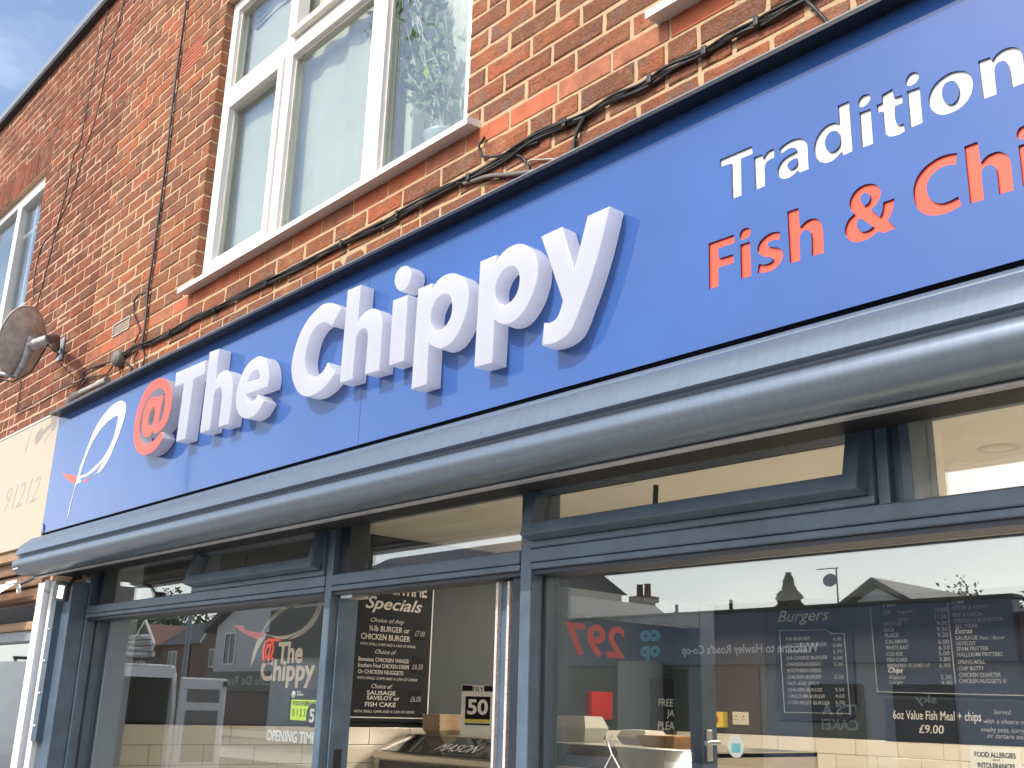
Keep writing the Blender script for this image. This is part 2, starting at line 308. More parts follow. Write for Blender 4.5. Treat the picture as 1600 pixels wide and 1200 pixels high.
G={
 'at':[[(-4.2957,2.7143,1),(-4.3213,2.6955),(-4.3534,2.6777),(-4.4027,2.6656),(-4.4564,2.6657),(-4.5231,2.6794),(-4.5722,2.7093),(-4.6049,2.7489),(-4.622,2.7899),(-4.6243,2.8356),(-4.6191,2.8838),(-4.5998,2.9259),(-4.5707,2.9624),(-4.531,2.9896),(-4.4727,3.0055),(-4.4024,3.0028),(-4.3398,2.9826),(-4.2927,2.9472),(-4.2633,2.9075),(-4.2542,2.8689),(-4.2563,2.8295),(-4.2716,2.7925),(-4.2975,2.7674),(-4.3306,2.7533),(-4.3625,2.7471),(-4.394,2.7515),(-4.413,2.7642,1),(-4.4284,2.7517),(-4.4612,2.7455),(-4.4946,2.7528),(-4.5231,2.7764),(-4.5399,2.8102),(-4.5419,2.8555),(-4.529,2.8913),(-4.5013,2.9172),(-4.4652,2.9274),(-4.4291,2.923),(-4.4079,2.9109,1),(-4.3933,2.9183,1),(-4.3481,2.9137,1),(-4.3504,2.8877),(-4.358,2.8486),(-4.3632,2.8092),(-4.3628,2.7923,1),(-4.348,2.793),(-4.3281,2.8095),(-4.3166,2.8475),(-4.3174,2.8847),(-4.3269,2.9102),(-4.3539,2.9394),(-4.3886,2.9551),(-4.4283,2.9598),(-4.4729,2.9532),(-4.5111,2.9365),(-4.5389,2.9106),(-4.5591,2.8726),(-4.5667,2.8323),(-4.5615,2.7899),(-4.5418,2.7522),(-4.5101,2.7265),(-4.4703,2.7115),(-4.4238,2.7106),(-4.3874,2.7163),(-4.3529,2.7272),(-4.3205,2.7443,1)],[(-4.4358,2.8804),(-4.4183,2.86),(-4.4144,2.8287),(-4.4246,2.8034),(-4.4472,2.7887),(-4.4687,2.7959),(-4.4788,2.8165),(-4.4751,2.8432),(-4.4621,2.8648),(-4.447,2.8791)]],
 'T':[[(-4.2505,2.9949,1),(-3.974,2.9904,1),(-3.9704,2.9286,1),(-4.0692,2.9275,1),(-4.0779,2.6728,1),(-4.1635,2.675,1),(-4.155,2.9294,1),(-4.2425,2.9289,1)]],
 'h':[[(-3.9428,3.0186,1),(-3.8596,3.0138,1),(-3.8577,2.8791,1),(-3.8365,2.8979),(-3.8019,2.9048),(-3.7651,2.9003),(-3.7322,2.879),(-3.7088,2.8424),(-3.7007,2.7989),(-3.6989,2.7432),(-3.7053,2.669,1),(-3.7879,2.6716,1),(-3.786,2.725),(-3.7861,2.788),(-3.7945,2.825),(-3.8123,2.8399),(-3.837,2.8372),(-3.8586,2.8201),(-3.8592,2.7918),(-3.8638,2.6727,1),(-3.9457,2.6745,1)]],
 'e':[[(-3.4224,2.7619,1),(-3.4178,2.7956),(-3.4275,2.8327),(-3.4477,2.8665),(-3.4711,2.8866),(-3.5078,2.901),(-3.5479,2.9012),(-3.5922,2.89),(-3.6282,2.8647),(-3.6506,2.8301),(-3.6631,2.7904),(-3.6631,2.7543),(-3.6476,2.7184),(-3.6208,2.6897),(-3.5819,2.6708),(-3.5341,2.6621),(-3.4903,2.6684),(-3.4602,2.6858),(-3.437,2.7087,1),(-3.4885,2.7449,1),(-3.5057,2.7323),(-3.5302,2.7268),(-3.5582,2.7382),(-3.5785,2.7525),(-3.5871,2.7661,1)],[(-3.5883,2.814,1),(-3.5739,2.8289),(-3.5487,2.8474),(-3.5205,2.8496),(-3.5012,2.8385),(-3.4903,2.8199),(-3.4943,2.809,1)]],
 'C':[[(-2.9533,2.9442,1),(-2.988,2.9703),(-3.0248,2.9863),(-3.0728,2.995),(-3.119,2.985),(-3.1703,2.9639),(-3.2109,2.9292),(-3.2383,2.8874),(-3.2553,2.8395),(-3.2572,2.7953),(-3.2397,2.7472),(-3.2082,2.7069),(-3.1736,2.6816),(-3.1353,2.6673),(-3.0874,2.6627),(-3.0421,2.6698),(-2.9991,2.6867),(-2.9608,2.714,1),(-3.0131,2.7644,1),(-3.0328,2.7426),(-3.0629,2.7311),(-3.0981,2.7321),(-3.1363,2.7486),(-3.1588,2.777),(-3.1681,2.8161),(-3.1597,2.8583),(-3.1412,2.8947),(-3.1087,2.9173),(-3.0741,2.9238),(-3.0408,2.9163),(-3.006,2.8947,1)]],
 'h2':[[(-2.9213,3.0035,1),(-2.8415,3.0023,1),(-2.843,2.8687,1),(-2.8185,2.8876),(-2.787,2.8954),(-2.7547,2.8928),(-2.7241,2.8769),(-2.7053,2.8509),(-2.6977,2.8175),(-2.6976,2.7656),(-2.6978,2.6665,1),(-2.7794,2.6705,1),(-2.7764,2.7322),(-2.7769,2.7952),(-2.7843,2.8235),(-2.8033,2.8354),(-2.8238,2.8334),(-2.8427,2.8184),(-2.8483,2.7912),(-2.8505,2.6684,1),(-2.9263,2.671,1)]],
 'i':[[(-2.6458,2.8915,1),(-2.5656,2.8894,1),(-2.5672,2.6685,1),(-2.645,2.6705,1)],[(-2.5862,2.9943),(-2.5626,2.9758),(-2.553,2.9529),(-2.5611,2.9272),(-2.5813,2.9109),(-2.6066,2.912),(-2.6304,2.9289),(-2.644,2.9551),(-2.639,2.9823),(-2.6149,2.9964)]],
 'p':[[(-2.5121,2.8933,1),(-2.4417,2.8928,1),(-2.44,2.8718,1),(-2.4171,2.8915),(-2.3833,2.9009),(-2.3433,2.8968),(-2.303,2.8773),(-2.2766,2.8509),(-2.2619,2.8151),(-2.2624,2.771),(-2.2745,2.734),(-2.2966,2.6995),(-2.3276,2.6743),(-2.3656,2.665),(-2.3998,2.6713),(-2.4297,2.6877),(-2.4434,2.7003,1),(-2.4426,2.5666,1),(-2.5185,2.5675,1)],[(-2.3671,2.8363),(-2.3462,2.82),(-2.3369,2.7912),(-2.3393,2.762),(-2.3544,2.7399),(-2.3816,2.7281),(-2.4102,2.7308),(-2.4288,2.7475),(-2.4396,2.773),(-2.4362,2.8026),(-2.4179,2.8283),(-2.3928,2.8386)]],
 'p2':[[(-2.2129,2.8948,1),(-2.1426,2.8945,1),(-2.1414,2.8711,1),(-2.1194,2.8898),(-2.0847,2.9007),(-2.0451,2.8978),(-2.0106,2.8807),(-1.9834,2.8527),(-1.9673,2.8198),(-1.9647,2.7809),(-1.9753,2.7461),(-1.9929,2.7134),(-2.0226,2.6837),(-2.0554,2.6682),(-2.0894,2.6683),(-2.1195,2.6795),(-2.1403,2.6953,1),(-2.1439,2.5675,1),(-2.2212,2.5709,1)],[(-2.0721,2.8375),(-2.052,2.8243),(-2.0399,2.7995),(-2.0402,2.7716),(-2.0513,2.7468),(-2.0726,2.7317),(-2.0995,2.7292),(-2.125,2.7425),(-2.1399,2.7679),(-2.1403,2.7967),(-2.1263,2.8214),(-2.1019,2.8375)]],
 'y':[[(-1.9551,2.8905,1),(-1.8739,2.8926,1),(-1.8243,2.7563,1),(-1.7771,2.8918,1),(-1.698,2.8921,1),(-1.7319,2.7859),(-1.7667,2.7038),(-1.7971,2.6461),(-1.8158,2.6107),(-1.8372,2.5833),(-1.8663,2.5703),(-1.9011,2.5658),(-1.9428,2.5709,1),(-1.9358,2.6334,1),(-1.9127,2.6283),(-1.8901,2.6337),(-1.8755,2.6523),(-1.866,2.6778,1)]],
 'wT':[[(-1.3922,2.9293,1),(-1.2986,2.929,1),(-1.298,2.9078,1),(-1.3312,2.9081,1),(-1.3338,2.8129,1),(-1.361,2.8128,1),(-1.3597,2.9064,1),(-1.3926,2.9089,1)]],
 'wr':[[(-1.2952,2.8976,1),(-1.272,2.8966,1),(-1.2703,2.8833,1),(-1.2636,2.8923),(-1.2537,2.8983),(-1.2395,2.8985,1),(-1.2402,2.875,1),(-1.2511,2.8749),(-1.2628,2.8696),(-1.2672,2.8579),(-1.2673,2.8366),(-1.2681,2.813,1),(-1.2953,2.8123,1)]],
 'wa':[[(-1.2258,2.8916,1),(-1.2124,2.8977),(-1.1919,2.9009),(-1.172,2.8972),(-1.16,2.8879),(-1.1536,2.8748),(-1.1524,2.8587),(-1.1532,2.8382),(-1.153,2.8123,1),(-1.1771,2.8121,1),(-1.1806,2.8203,1),(-1.1896,2.8142),(-1.2025,2.8104),(-1.2171,2.8119),(-1.2287,2.8203),(-1.2335,2.8344),(-1.2309,2.8475),(-1.222,2.8582),(-1.2087,2.8644),(-1.1939,2.8665),(-1.181,2.8684,1),(-1.1833,2.8763),(-1.1912,2.8812),(-1.204,2.882),(-1.221,2.8763,1)],[(-1.1816,2.8511,1),(-1.1929,2.8512),(-1.2032,2.8473),(-1.2069,2.84),(-1.2031,2.8324),(-1.196,2.8288),(-1.1868,2.8305),(-1.1813,2.8388)]],
 'wd':[[(-1.0718,2.9363,1),(-1.0447,2.9363,1),(-1.0446,2.8131,1),(-1.0683,2.8119,1),(-1.0709,2.8226,1),(-1.0822,2.8145),(-1.0963,2.8093),(-1.112,2.8115),(-1.1272,2.8234),(-1.1352,2.8413),(-1.1359,2.8615),(-1.1298,2.879),(-1.1166,2.8936),(-1.1001,2.9006),(-1.0842,2.8994),(-1.0719,2.8922,1)],[(-1.0817,2.8786),(-1.0744,2.87),(-1.0719,2.8552),(-1.0741,2.8405),(-1.0829,2.8323),(-1.0948,2.8316),(-1.105,2.8412),(-1.1086,2.8564),(-1.1062,2.8693),(-1.0955,2.8798)]],
 'wi':[[(-1.0221,2.8969,1),(-0.9957,2.8961,1),(-0.9963,2.8118,1),(-1.0228,2.8121,1)],[(-1.0022,2.9341),(-0.9951,2.928),(-0.9942,2.9197),(-1.0001,2.9116),(-1.0099,2.9072),(-1.0183,2.9093),(-1.0234,2.918),(-1.0217,2.9281),(-1.0136,2.9343)]],
 'wt':[[(-0.968,2.9167,1),(-0.9429,2.9208,1),(-0.942,2.8983,1),(-0.9232,2.8966,1),(-0.9236,2.8778,1),(-0.9419,2.8773,1),(-0.9431,2.8531),(-0.9408,2.837),(-0.9342,2.8305),(-0.9253,2.8305,1),(-0.9246,2.8115,1),(-0.9369,2.8091),(-0.9546,2.8118),(-0.9648,2.8198),(-0.9691,2.8339),(-0.9695,2.8568),(-0.9693,2.8778,1),(-0.9812,2.8791,1),(-0.981,2.8983,1),(-0.9695,2.8981,1)]],
 'wi2':[[(-0.9121,2.8997,1),(-0.8846,2.898,1),(-0.8854,2.8148,1),(-0.9124,2.8143,1)],[(-0.8927,2.9372),(-0.8853,2.9311),(-0.8842,2.9203),(-0.891,2.9116),(-0.9022,2.9092),(-0.9118,2.9147),(-0.9133,2.9251),(-0.907,2.9352),(-0.8997,2.9383)]],
 'wo':[[(-0.7997,2.8965),(-0.7857,2.8869),(-0.7781,2.8709),(-0.7771,2.8519),(-0.7838,2.8324),(-0.7981,2.8184),(-0.8172,2.8124),(-0.8397,2.8135),(-0.8576,2.8258),(-0.8675,2.8448),(-0.8681,2.8661),(-0.858,2.8847),(-0.8415,2.8961),(-0.82,2.9009)],[(-0.8162,2.8813),(-0.8086,2.8726),(-0.8053,2.8545),(-0.809,2.8396),(-0.8173,2.831),(-0.8284,2.8324),(-0.8368,2.8438),(-0.8397,2.8596),(-0.8367,2.875),(-0.8284,2.8827)]],
 'wn':[[(-0.7614,2.9001,1),(-0.7381,2.8982,1),(-0.7356,2.8877,1),(-0.7265,2.8977),(-0.7118,2.9027),(-0.6963,2.9002),(-0.685,2.8926),(-0.6788,2.8785),(-0.6776,2.8598),(-0.6786,2.8137,1),(-0.7048,2.8138,1),(-0.7049,2.8528),(-0.7074,2.8701),(-0.7144,2.8786),(-0.725,2.8786),(-0.7321,2.8698),(-0.7333,2.85),(-0.7337,2.813,1),(-0.7604,2.8134,1)]],
 'oF':[[(-1.4331,2.7218,1),(-1.3587,2.7209,1),(-1.3579,2.6998,1),(-1.4056,2.7004,1),(-1.4046,2.6738,1),(-1.363,2.6724,1),(-1.3622,2.6509,1),(-1.4068,2.6516,1),(-1.4078,2.6053,1),(-1.4352,2.6054,1)]],
 'oi':[[(-1.343,2.6895,1),(-1.3156,2.6893,1),(-1.3156,2.605,1),(-1.3439,2.6046,1)],[(-1.3226,2.7263),(-1.3138,2.7196),(-1.3123,2.7109),(-1.3202,2.7021),(-1.3329,2.6994),(-1.3419,2.705),(-1.3433,2.7159),(-1.3364,2.7251)]],
 'os':[[(-1.2338,2.6866,1),(-1.2376,2.6682,1),(-1.2537,2.6724),(-1.268,2.67),(-1.2673,2.6617),(-1.2545,2.6556),(-1.2397,2.6489),(-1.2316,2.6394),(-1.2302,2.6261),(-1.2374,2.6125),(-1.2529,2.6033),(-1.2748,2.6009),(-1.2988,2.6067,1),(-1.2945,2.6268,1),(-1.2782,2.6209),(-1.2628,2.6212),(-1.2566,2.6273),(-1.2622,2.634),(-1.2772,2.6396),(-1.2922,2.6513),(-1.2964,2.6648),(-1.2897,2.679),(-1.2748,2.6884),(-1.2548,2.6919)]],
 'oh':[[(-1.2134,2.729,1),(-1.1841,2.7282,1),(-1.1837,2.6803,1),(-1.1739,2.687),(-1.1612,2.6915),(-1.1489,2.6903),(-1.1371,2.6833),(-1.129,2.6679),(-1.1274,2.646),(-1.1288,2.6023,1),(-1.1584,2.6042,1),(-1.1564,2.6361),(-1.1571,2.6578),(-1.1647,2.6685),(-1.175,2.6695),(-1.1827,2.6622),(-1.1856,2.6494),(-1.1869,2.6029,1),(-1.2134,2.6042,1)]],
 'oamp':[[(-1.0091,2.7226),(-0.9993,2.7175),(-0.9913,2.7078),(-0.988,2.6941),(-0.9919,2.6823),(-0.9999,2.672),(-1.013,2.6641,1),(-0.9944,2.6409,1),(-0.9877,2.6531),(-0.9841,2.6708,1),(-0.9591,2.6713,1),(-0.9646,2.6479),(-0.9783,2.6274,1),(-0.9612,2.6045,1),(-0.9896,2.6029,1),(-0.9997,2.6115,1),(-1.0125,2.6049),(-1.0273,2.601),(-1.0435,2.6012),(-1.0581,2.6051),(-1.0706,2.618),(-1.0757,2.6315),(-1.0741,2.6443),(-1.0663,2.658),(-1.0512,2.6678,1),(-1.0586,2.6807),(-1.0606,2.6949),(-1.0567,2.707),(-1.0467,2.7185),(-1.0328,2.7246),(-1.0208,2.7254)],[(-1.0208,2.706),(-1.0145,2.7008),(-1.0123,2.6911),(-1.0167,2.6823),(-1.0267,2.677,1),(-1.0326,2.6865),(-1.0349,2.6962),(-1.0313,2.7039),(-1.0267,2.7067)],[(-1.038,2.6543,1),(-1.0444,2.6491),(-1.0473,2.6398),(-1.0443,2.63),(-1.0361,2.6214),(-1.0229,2.62),(-1.0102,2.6244,1)]],
 'oC':[[(-0.8214,2.7204,1),(-0.8274,2.6968,1),(-0.8426,2.7017),(-0.8596,2.7012),(-0.8754,2.6942),(-0.886,2.682),(-0.8904,2.6655),(-0.8872,2.6483),(-0.8772,2.6338),(-0.8629,2.6253),(-0.8463,2.6248),(-0.8285,2.6282,1),(-0.8239,2.6071,1),(-0.841,2.6033),(-0.8614,2.6016),(-0.8835,2.6063),(-0.9033,2.6181),(-0.915,2.6381),(-0.9186,2.6636),(-0.9146,2.6866),(-0.9033,2.7047),(-0.8847,2.718),(-0.8611,2.725),(-0.8404,2.725)]],
 'oh2':[[(-0.8068,2.7286,1),(-0.78,2.7286,1),(-0.7788,2.6809,1),(-0.7694,2.6899),(-0.7566,2.6937),(-0.7429,2.6921),(-0.7316,2.6837),(-0.7246,2.6694),(-0.7233,2.6498),(-0.7241,2.6037,1),(-0.7513,2.6047,1),(-0.7508,2.6412),(-0.7516,2.6588),(-0.7575,2.6688),(-0.7677,2.6717),(-0.7771,2.6666),(-0.78,2.6522),(-0.78,2.604,1),(-0.8074,2.6051,1)]],
 'fish':[[(-5.4814,2.494,1),(-5.481,2.5406),(-5.4643,2.5987),(-5.4451,2.6626),(-5.4263,2.7115),(-5.4091,2.7607),(-5.3732,2.8101),(-5.3341,2.8709),(-5.2812,2.9352),(-5.208,2.983),(-5.1167,3.0174),(-5.0198,3.0287),(-4.9681,3.0216),(-4.9217,2.9949),(-4.9094,2.9575),(-4.9233,2.9076),(-4.9576,2.844),(-5.0014,2.7874),(-5.0369,2.7466),(-5.0888,2.7109),(-5.1524,2.6851,1),(-5.1397,2.7025,1),(-5.2184,2.6749,1),(-5.1525,2.7055),(-5.0974,2.7471,1),(-5.1725,2.7202),(-5.241,2.7035),(-5.3142,2.6959),(-5.3897,2.6986,1),(-5.3686,2.6765,1),(-5.4222,2.6729,1),(-5.4392,2.6558),(-5.4585,2.592),(-5.4701,2.5334)],[(-4.9942,2.9527,1),(-5.052,2.9557),(-5.1344,2.9425),(-5.2132,2.9143),(-5.2874,2.8693),(-5.3368,2.8166),(-5.3733,2.7615),(-5.398,2.7118,1),(-5.3346,2.709),(-5.2753,2.7143),(-5.1927,2.7349),(-5.114,2.7613),(-5.0562,2.802),(-5.0151,2.8478),(-4.9987,2.9036)]],
 'tail':[[(-5.6543,2.7633,1),(-5.5893,2.7473),(-5.5007,2.7299),(-5.4258,2.7103,1),(-5.43,2.6727,1),(-5.5204,2.6983),(-5.5885,2.7248)]],
 'tail2':[[(-5.3567,2.6779,1),(-5.3082,2.6802),(-5.2628,2.6811,1),(-5.2883,2.668)]],
 'vfish':[[(-3.828,1.7718,1),(-3.8178,1.8267),(-3.7828,1.8891),(-3.7147,1.9499),(-3.6212,1.9936),(-3.5329,2.0186),(-3.445,2.0301),(-3.3449,2.0279,1),(-3.3498,1.9748),(-3.3951,1.9203),(-3.4768,1.8832),(-3.5645,1.8684,1),(-3.4999,1.8885,1),(-3.5998,1.8722),(-3.7276,1.8893,1),(-3.7751,1.8499),(-3.8055,1.8026)],[(-3.7485,1.9031),(-3.7064,1.9376),(-3.6288,1.9702),(-3.5399,1.9926),(-3.452,2.0045),(-3.3735,2.0044,1),(-3.3912,1.9654),(-3.4389,1.9219),(-3.5124,1.8957),(-3.6136,1.8849),(-3.6976,1.8908)]],
 'vtail':[[(-3.9986,1.9372,1),(-3.9184,1.9319),(-3.8955,1.915),(-3.7855,1.903),(-3.7471,1.8958,1),(-3.7929,1.8773,1),(-3.8991,1.9016)]],
 'vtail2':[[(-3.701,1.8767,1),(-3.6592,1.8767),(-3.6086,1.8695,1),(-3.6571,1.8649)]],
}
# ================================================================== GROUND AND STREET
struct('ground', MB().box(-260, 200, -300, -13.0, -.3, -.012), 'asphalt')
struct('road', MB().box(-260, 200, -13.0, -3.4, -.25, -.008), 'asphalt')
struct('pavement', MB().box(-260, 200, -3.3, .2, -.2, .11), 'paving')
struct('far_pavement', MB().box(-260, 200, -20.7, -13.1, -.2, .10), 'paving')
struct('kerb', MB().box(-260, 200, -3.4, -3.302, -.2, .118, .012), 'kerb stone')
struct('far_kerb', MB().box(-260, 200, -13.098, -13.0, -.2, .112, .012), 'kerb stone')
mk = MB()
for i in range(-30, 10): mk.box(i*4.0, i*4.0+2.0, -8.25, -8.15, -.006, -.003)
struct('road_marking', mk, 'road paint')
# ================================================================== BRICKWORK
JZ, CH, BL = 3.594, .075, .225          # a bed joint, course height, brick + joint
def brick_shape(seed, flat=False):
    r = random.Random(seed); L, H, D = .215, .065, .10
    xs = [0, .006, L*.33, L*.66, L-.006, L]; zs = [0, .005, H*.5, H-.005, H]
    idx = {}; mb = MB(); V = []
    for j, z in enumerate(zs):
        for i, x in enumerate(xs):
            edge = i in (0, 5) or j in (0, 4)
            y = r.uniform(.0005, .0038) if edge else r.uniform(-.0030, .0005)
            k = .0012 if edge else .0
            idx[i, j] = len(V); V.append((x-L/2+r.uniform(-k, k), y, z-H/2+r.uniform(-k, k)))
    F = [(idx[i, j], idx[i+1, j], idx[i+1, j+1], idx[i, j+1]) for j in range(4) for i in range(5)]
    rim = [(i, 0) for i in range(6)]+[(5, j) for j in range(1, 5)]+[(i, 4) for i in range(4, -1, -1)]+[(0, j) for j in range(3, 0, -1)]
    n = len(rim); b0 = len(V)
    for p in rim: x, y, z = V[idx[p]]; V.append((x, D, z))
    F += [(idx[rim[(a+1) % n]], idx[rim[a]], b0+a, b0+(a+1) % n) for a in range(n)]
    mb.add(V, F, False); return mb
SHAPES = [brick_shape(s) for s in range(10)]
def lay(x0, x1, z0, z1, holes, phase):
    out = []; k0 = math.floor((z0-JZ)/CH); k1 = math.ceil((z1-JZ)/CH)
    for k in range(k0, k1):
        za = JZ+k*CH+.005; zb = za+.065; zm = (za+zb)/2
        if zm < z0 or zm > z1: continue
        cuts = [(x0, x1)]
        for hx0, hx1, hz0, hz1 in holes:
            if hz0 < zm < hz1:
                new = []
                for a, b in cuts:
                    if hx1 <= a or hx0 >= b: new.append((a, b)); continue
                    if a < hx0: new.append((a, hx0))
                    if b > hx1: new.append((hx1, b))
                cuts = new
        for a, b in cuts:
            st = x0+phase+(.1125 if k % 2 else 0)+random.uniform(-.012, .012); n0 = math.floor((a-st)/BL)-1
            edges = [a]
            n = n0
            while st+n*BL < b-.045:
                e = st+n*BL+random.uniform(-.003, .003)
                if e > a+.045: edges.append(e)
                n += 1
            edges.append(b)
            for i in range(len(edges)-1):
                l = edges[i]+(.005 if i else .0); r = edges[i+1]-(.005 if i < len(edges)-2 else .0)
                if l > r-.02: continue
                if r-l > .19 and random.random() < .10:      # a pair of headers instead of a stretcher
                    m = (l+r)/2; out.append((l, m-.005, za, zb)); out.append((m+.005, r, za, zb))
                else: out.append((l, r, za, zb))
    return out
def build_bricks(house, bricks, mat, mat_mass, keep=300):
    meshes = []
    for i, s in enumerate(SHAPES):
        me = mesh_from('brick', s); me.materials.append(M[mat]); meshes.append(me)
    sc = []
    for l, r, za, zb in bricks:
        p = proj(((l+r)/2, 0, (za+zb)/2)); vis = -20 < p[0] < 1620 and -15 < p[1] < 1200
        a = proj((l, 0, za)); b = proj((r, 0, zb)); c = proj((l, 0, zb))
        area = abs((b[0]-a[0])*(c[1]-a[1])-(b[1]-a[1])*(c[0]-a[0]))
        # what the sign's top flashing hides does not count
        hid = (zb-1.65)/2.0 < .800 and p[0] > 90
        sc.append(area if vis and not hid else -1)
    order = sorted(range(len(bricks)), key=lambda i: -sc[i]); top = set(i for i in order[:keep] if sc[i] > 0)
    o = org(house); V, F, A = [], [], []; n = 0
    for i, (l, r, za, zb) in enumerate(bricks):
        k = random.randrange(len(SHAPES)); cx, cz = (l+r)/2, (za+zb)/2+random.uniform(-.0015, .0015); cyy = random.uniform(-.002, .0025); sx = (r-l-.0025)/.215
        if i in top:
            b = bpy.data.objects.new('brick', meshes[k]); COL.objects.link(b); b.parent = house
            b.location = (cx-o.x, cyy-o.y, cz-o.z); b.scale = (sx, 1, (zb-za)/.065)
        else:
            s = SHAPES[k]; rnd = random.random()
            for x, y, z in s.v: V.append((x*sx+cx-o.x, y+cyy-o.y, z*(zb-za)/.065+cz-o.z))
            F += [[a+n for a in f] for f in s.f]; A += [rnd]*len(s.v); n += len(s.v)
    me = bpy.data.meshes.new('brickwork'); me.from_pydata(V, [], F); at_ = me.attributes.new('rnd', 'FLOAT', 'POINT'); at_.data.foreach_set('value', A); me.update()
    me.materials.append(M[mat_mass]); b = bpy.data.objects.new('brickwork', me); COL.objects.link(b); b.parent = house; b['kind'] = 'stuff'
def wall_mass(mb, x0, x1, z0, z1, holes, y0=.0022, y1=.22):
    xs = sorted({x0, x1}|{h[0]-.004 for h in holes}|{h[1]+.004 for h in holes}); zs = sorted({z0, z1}|{h[2] for h in holes}|{h[3] for h in holes})
    for i in range(len(xs)-1):
        for j in range(len(zs)-1):
            cx, cz = (xs[i]+xs[i+1])/2, (zs[j]+zs[j+1])/2
            if any(h[0] < cx < h[1] and h[2] < cz < h[3] for h in holes): continue
            mb.box(xs[i], xs[i+1], y0, y1, zs[j], zs[j+1])
    return mb
XJ = -5.93
W1 = (-4.609, -2.535, 3.519, 5.169); W2 = (-1.648, .426, 3.519, 5.169)
house = thing('brick_building', 'brown brick shop building with pale mortar, white window above the blue sign', 'building', (-2.2, .1, 0))
wall = obj('wall', wall_mass(MB(), XJ, 1.6, 2.36, 6.2, [W1, W2]), 'mortar own', house)
AIRB = (-5.10, -4.865, 4.944, 5.094)
own = lay(XJ, 1.6, 2.99, 6.2, [W1, W2, (XJ-1, 2, 3.446, 3.516), AIRB, (-5.56, -5.335, 3.519, 3.594)], .0)
build_bricks(house, own, 'brick own', 'brick own mass')
x = XJ+.004                  # string course of smooth red bricks under the sills
while x < 1.57:
    e = min(x+.216+random.uniform(-.004, .004), 1.6); rr = random.random()
    obj('course_brick', MB().box(x, e, -.002+random.uniform(0, .002), .1, 3.4495, 3.5140, .003), 'smooth red brick' if rr < .62 else 'worn red brick', house); x = e+.010
nb = thing('neighbour_building', 'redder brick building at the left with soldier course over its window', 'building', (-9, .1, 0))
NW = (-9.35, -7.30, 3.744, 5.244)
SOL = (-9.5, -7.24, 5.244, 5.469)
obj('wall', wall_mass(MB(), -13, XJ, 2.2, 6.2, [NW]), 'mortar neighbour', nb)
nbr = lay(-13, XJ-.006, 2.99, 6.2, [NW, SOL], .06)
build_bricks(nb, nbr, 'brick neighbour', 'brick neighbour mass')
sm = MB().box(-.0325, .0325, -.001, .1, .003, .222, .004); sme = mesh_from('soldier_brick', sm); sme.materials.append(M['brick neighbour'])
x = SOL[0]+.035
while x < SOL[1]:
    b = bpy.data.objects.new('soldier_brick', sme); COL.objects.link(b); b.parent = nb; b.location = (x+9, random.uniform(-.003, .001)-.1, SOL[2]+random.uniform(0, .003)); x += .0752
# eaves over both houses
gut = thing('gutter', 'grey box gutter with black soffit along the roof edge', 'gutter', (-8, -.06, 6.03))
obj('channel', MB().box(-13, 1.6, -.050, -.002, 6.166, 6.230, .006), 'lead grey', gut)
obj('soffit', MB().box(-13, 1.6, -.045, .05, 6.140, 6.164), 'bitumen', gut)
rf = obj('roof', MB().prism([(0, .0, 6.26), (0, 4.8, 8.2), (0, 4.8, 8.1), (0, .0, 6.232)], (-13, 0, 0), (XJ, 0, 0)), 'slate roof', nb)
rf = obj('roof', MB().prism([(0, .0, 6.26), (0, 4.8, 8.2), (0, 4.8, 8.1), (0, .0, 6.232)], (XJ+.01, 0, 0), (1.6, 0, 0)), 'slate roof', house)
# air bricks
ab = thing('air_brick', 'terracotta air brick with rows of square holes beside the white window', 'air brick', (-4.98, 0, 4.94))
cells = MB(); holes_ = MB()
nx, nz_ = 7, 6; w0, w1, h0, h1 = AIRB[0]+.006, AIRB[1]-.006, AIRB[2]+.006, AIRB[3]-.006; cw, chh = (w1-w0)/nx, (h1-h0)/nz_
for j in range(nz_+1): cells.box(w0-.002, w1+.002, -.002, .004, h0+j*chh-.0045, h0+j*chh+.0045)
for i in range(nx+1):
    for j in range(nz_): cells.box(w0+i*cw-.008, w0+i*cw+.008, -.0005, .004, h0+j*chh+.0045, h0+(j+1)*chh-.0045)
obj('grille', cells, 'terracotta', ab); obj('cavity', MB().box(w0, w1, .012, .06, h0, h1), 'dark rubber', ab)
vt = thing('wall_vent', 'small pale slotted metal vent in the wall above the sign', 'vent', (-5.45, 0, 3.52))
obj('frame', MB().box(-5.56, -5.335, -.006, .02, 3.519, 3.527).box(-5.56, -5.335, -.006, .02, 3.586, 3.594).box(-5.56, -5.552, -.006, .02, 3.527, 3.586).box(-5.343, -5.335, -.006, .02, 3.527, 3.586), 'conduit', vt)
for j in range(3):
    obj('slat', MB().box(-5.552, -5.343, -.004, -.002, 3.5390+j*.0155, 3.5435+j*.0155), 'conduit', vt)
obj('cavity', MB().box(-5.552, -5.343, .010, .03, 3.520, 3.593), 'dark rubber', vt)
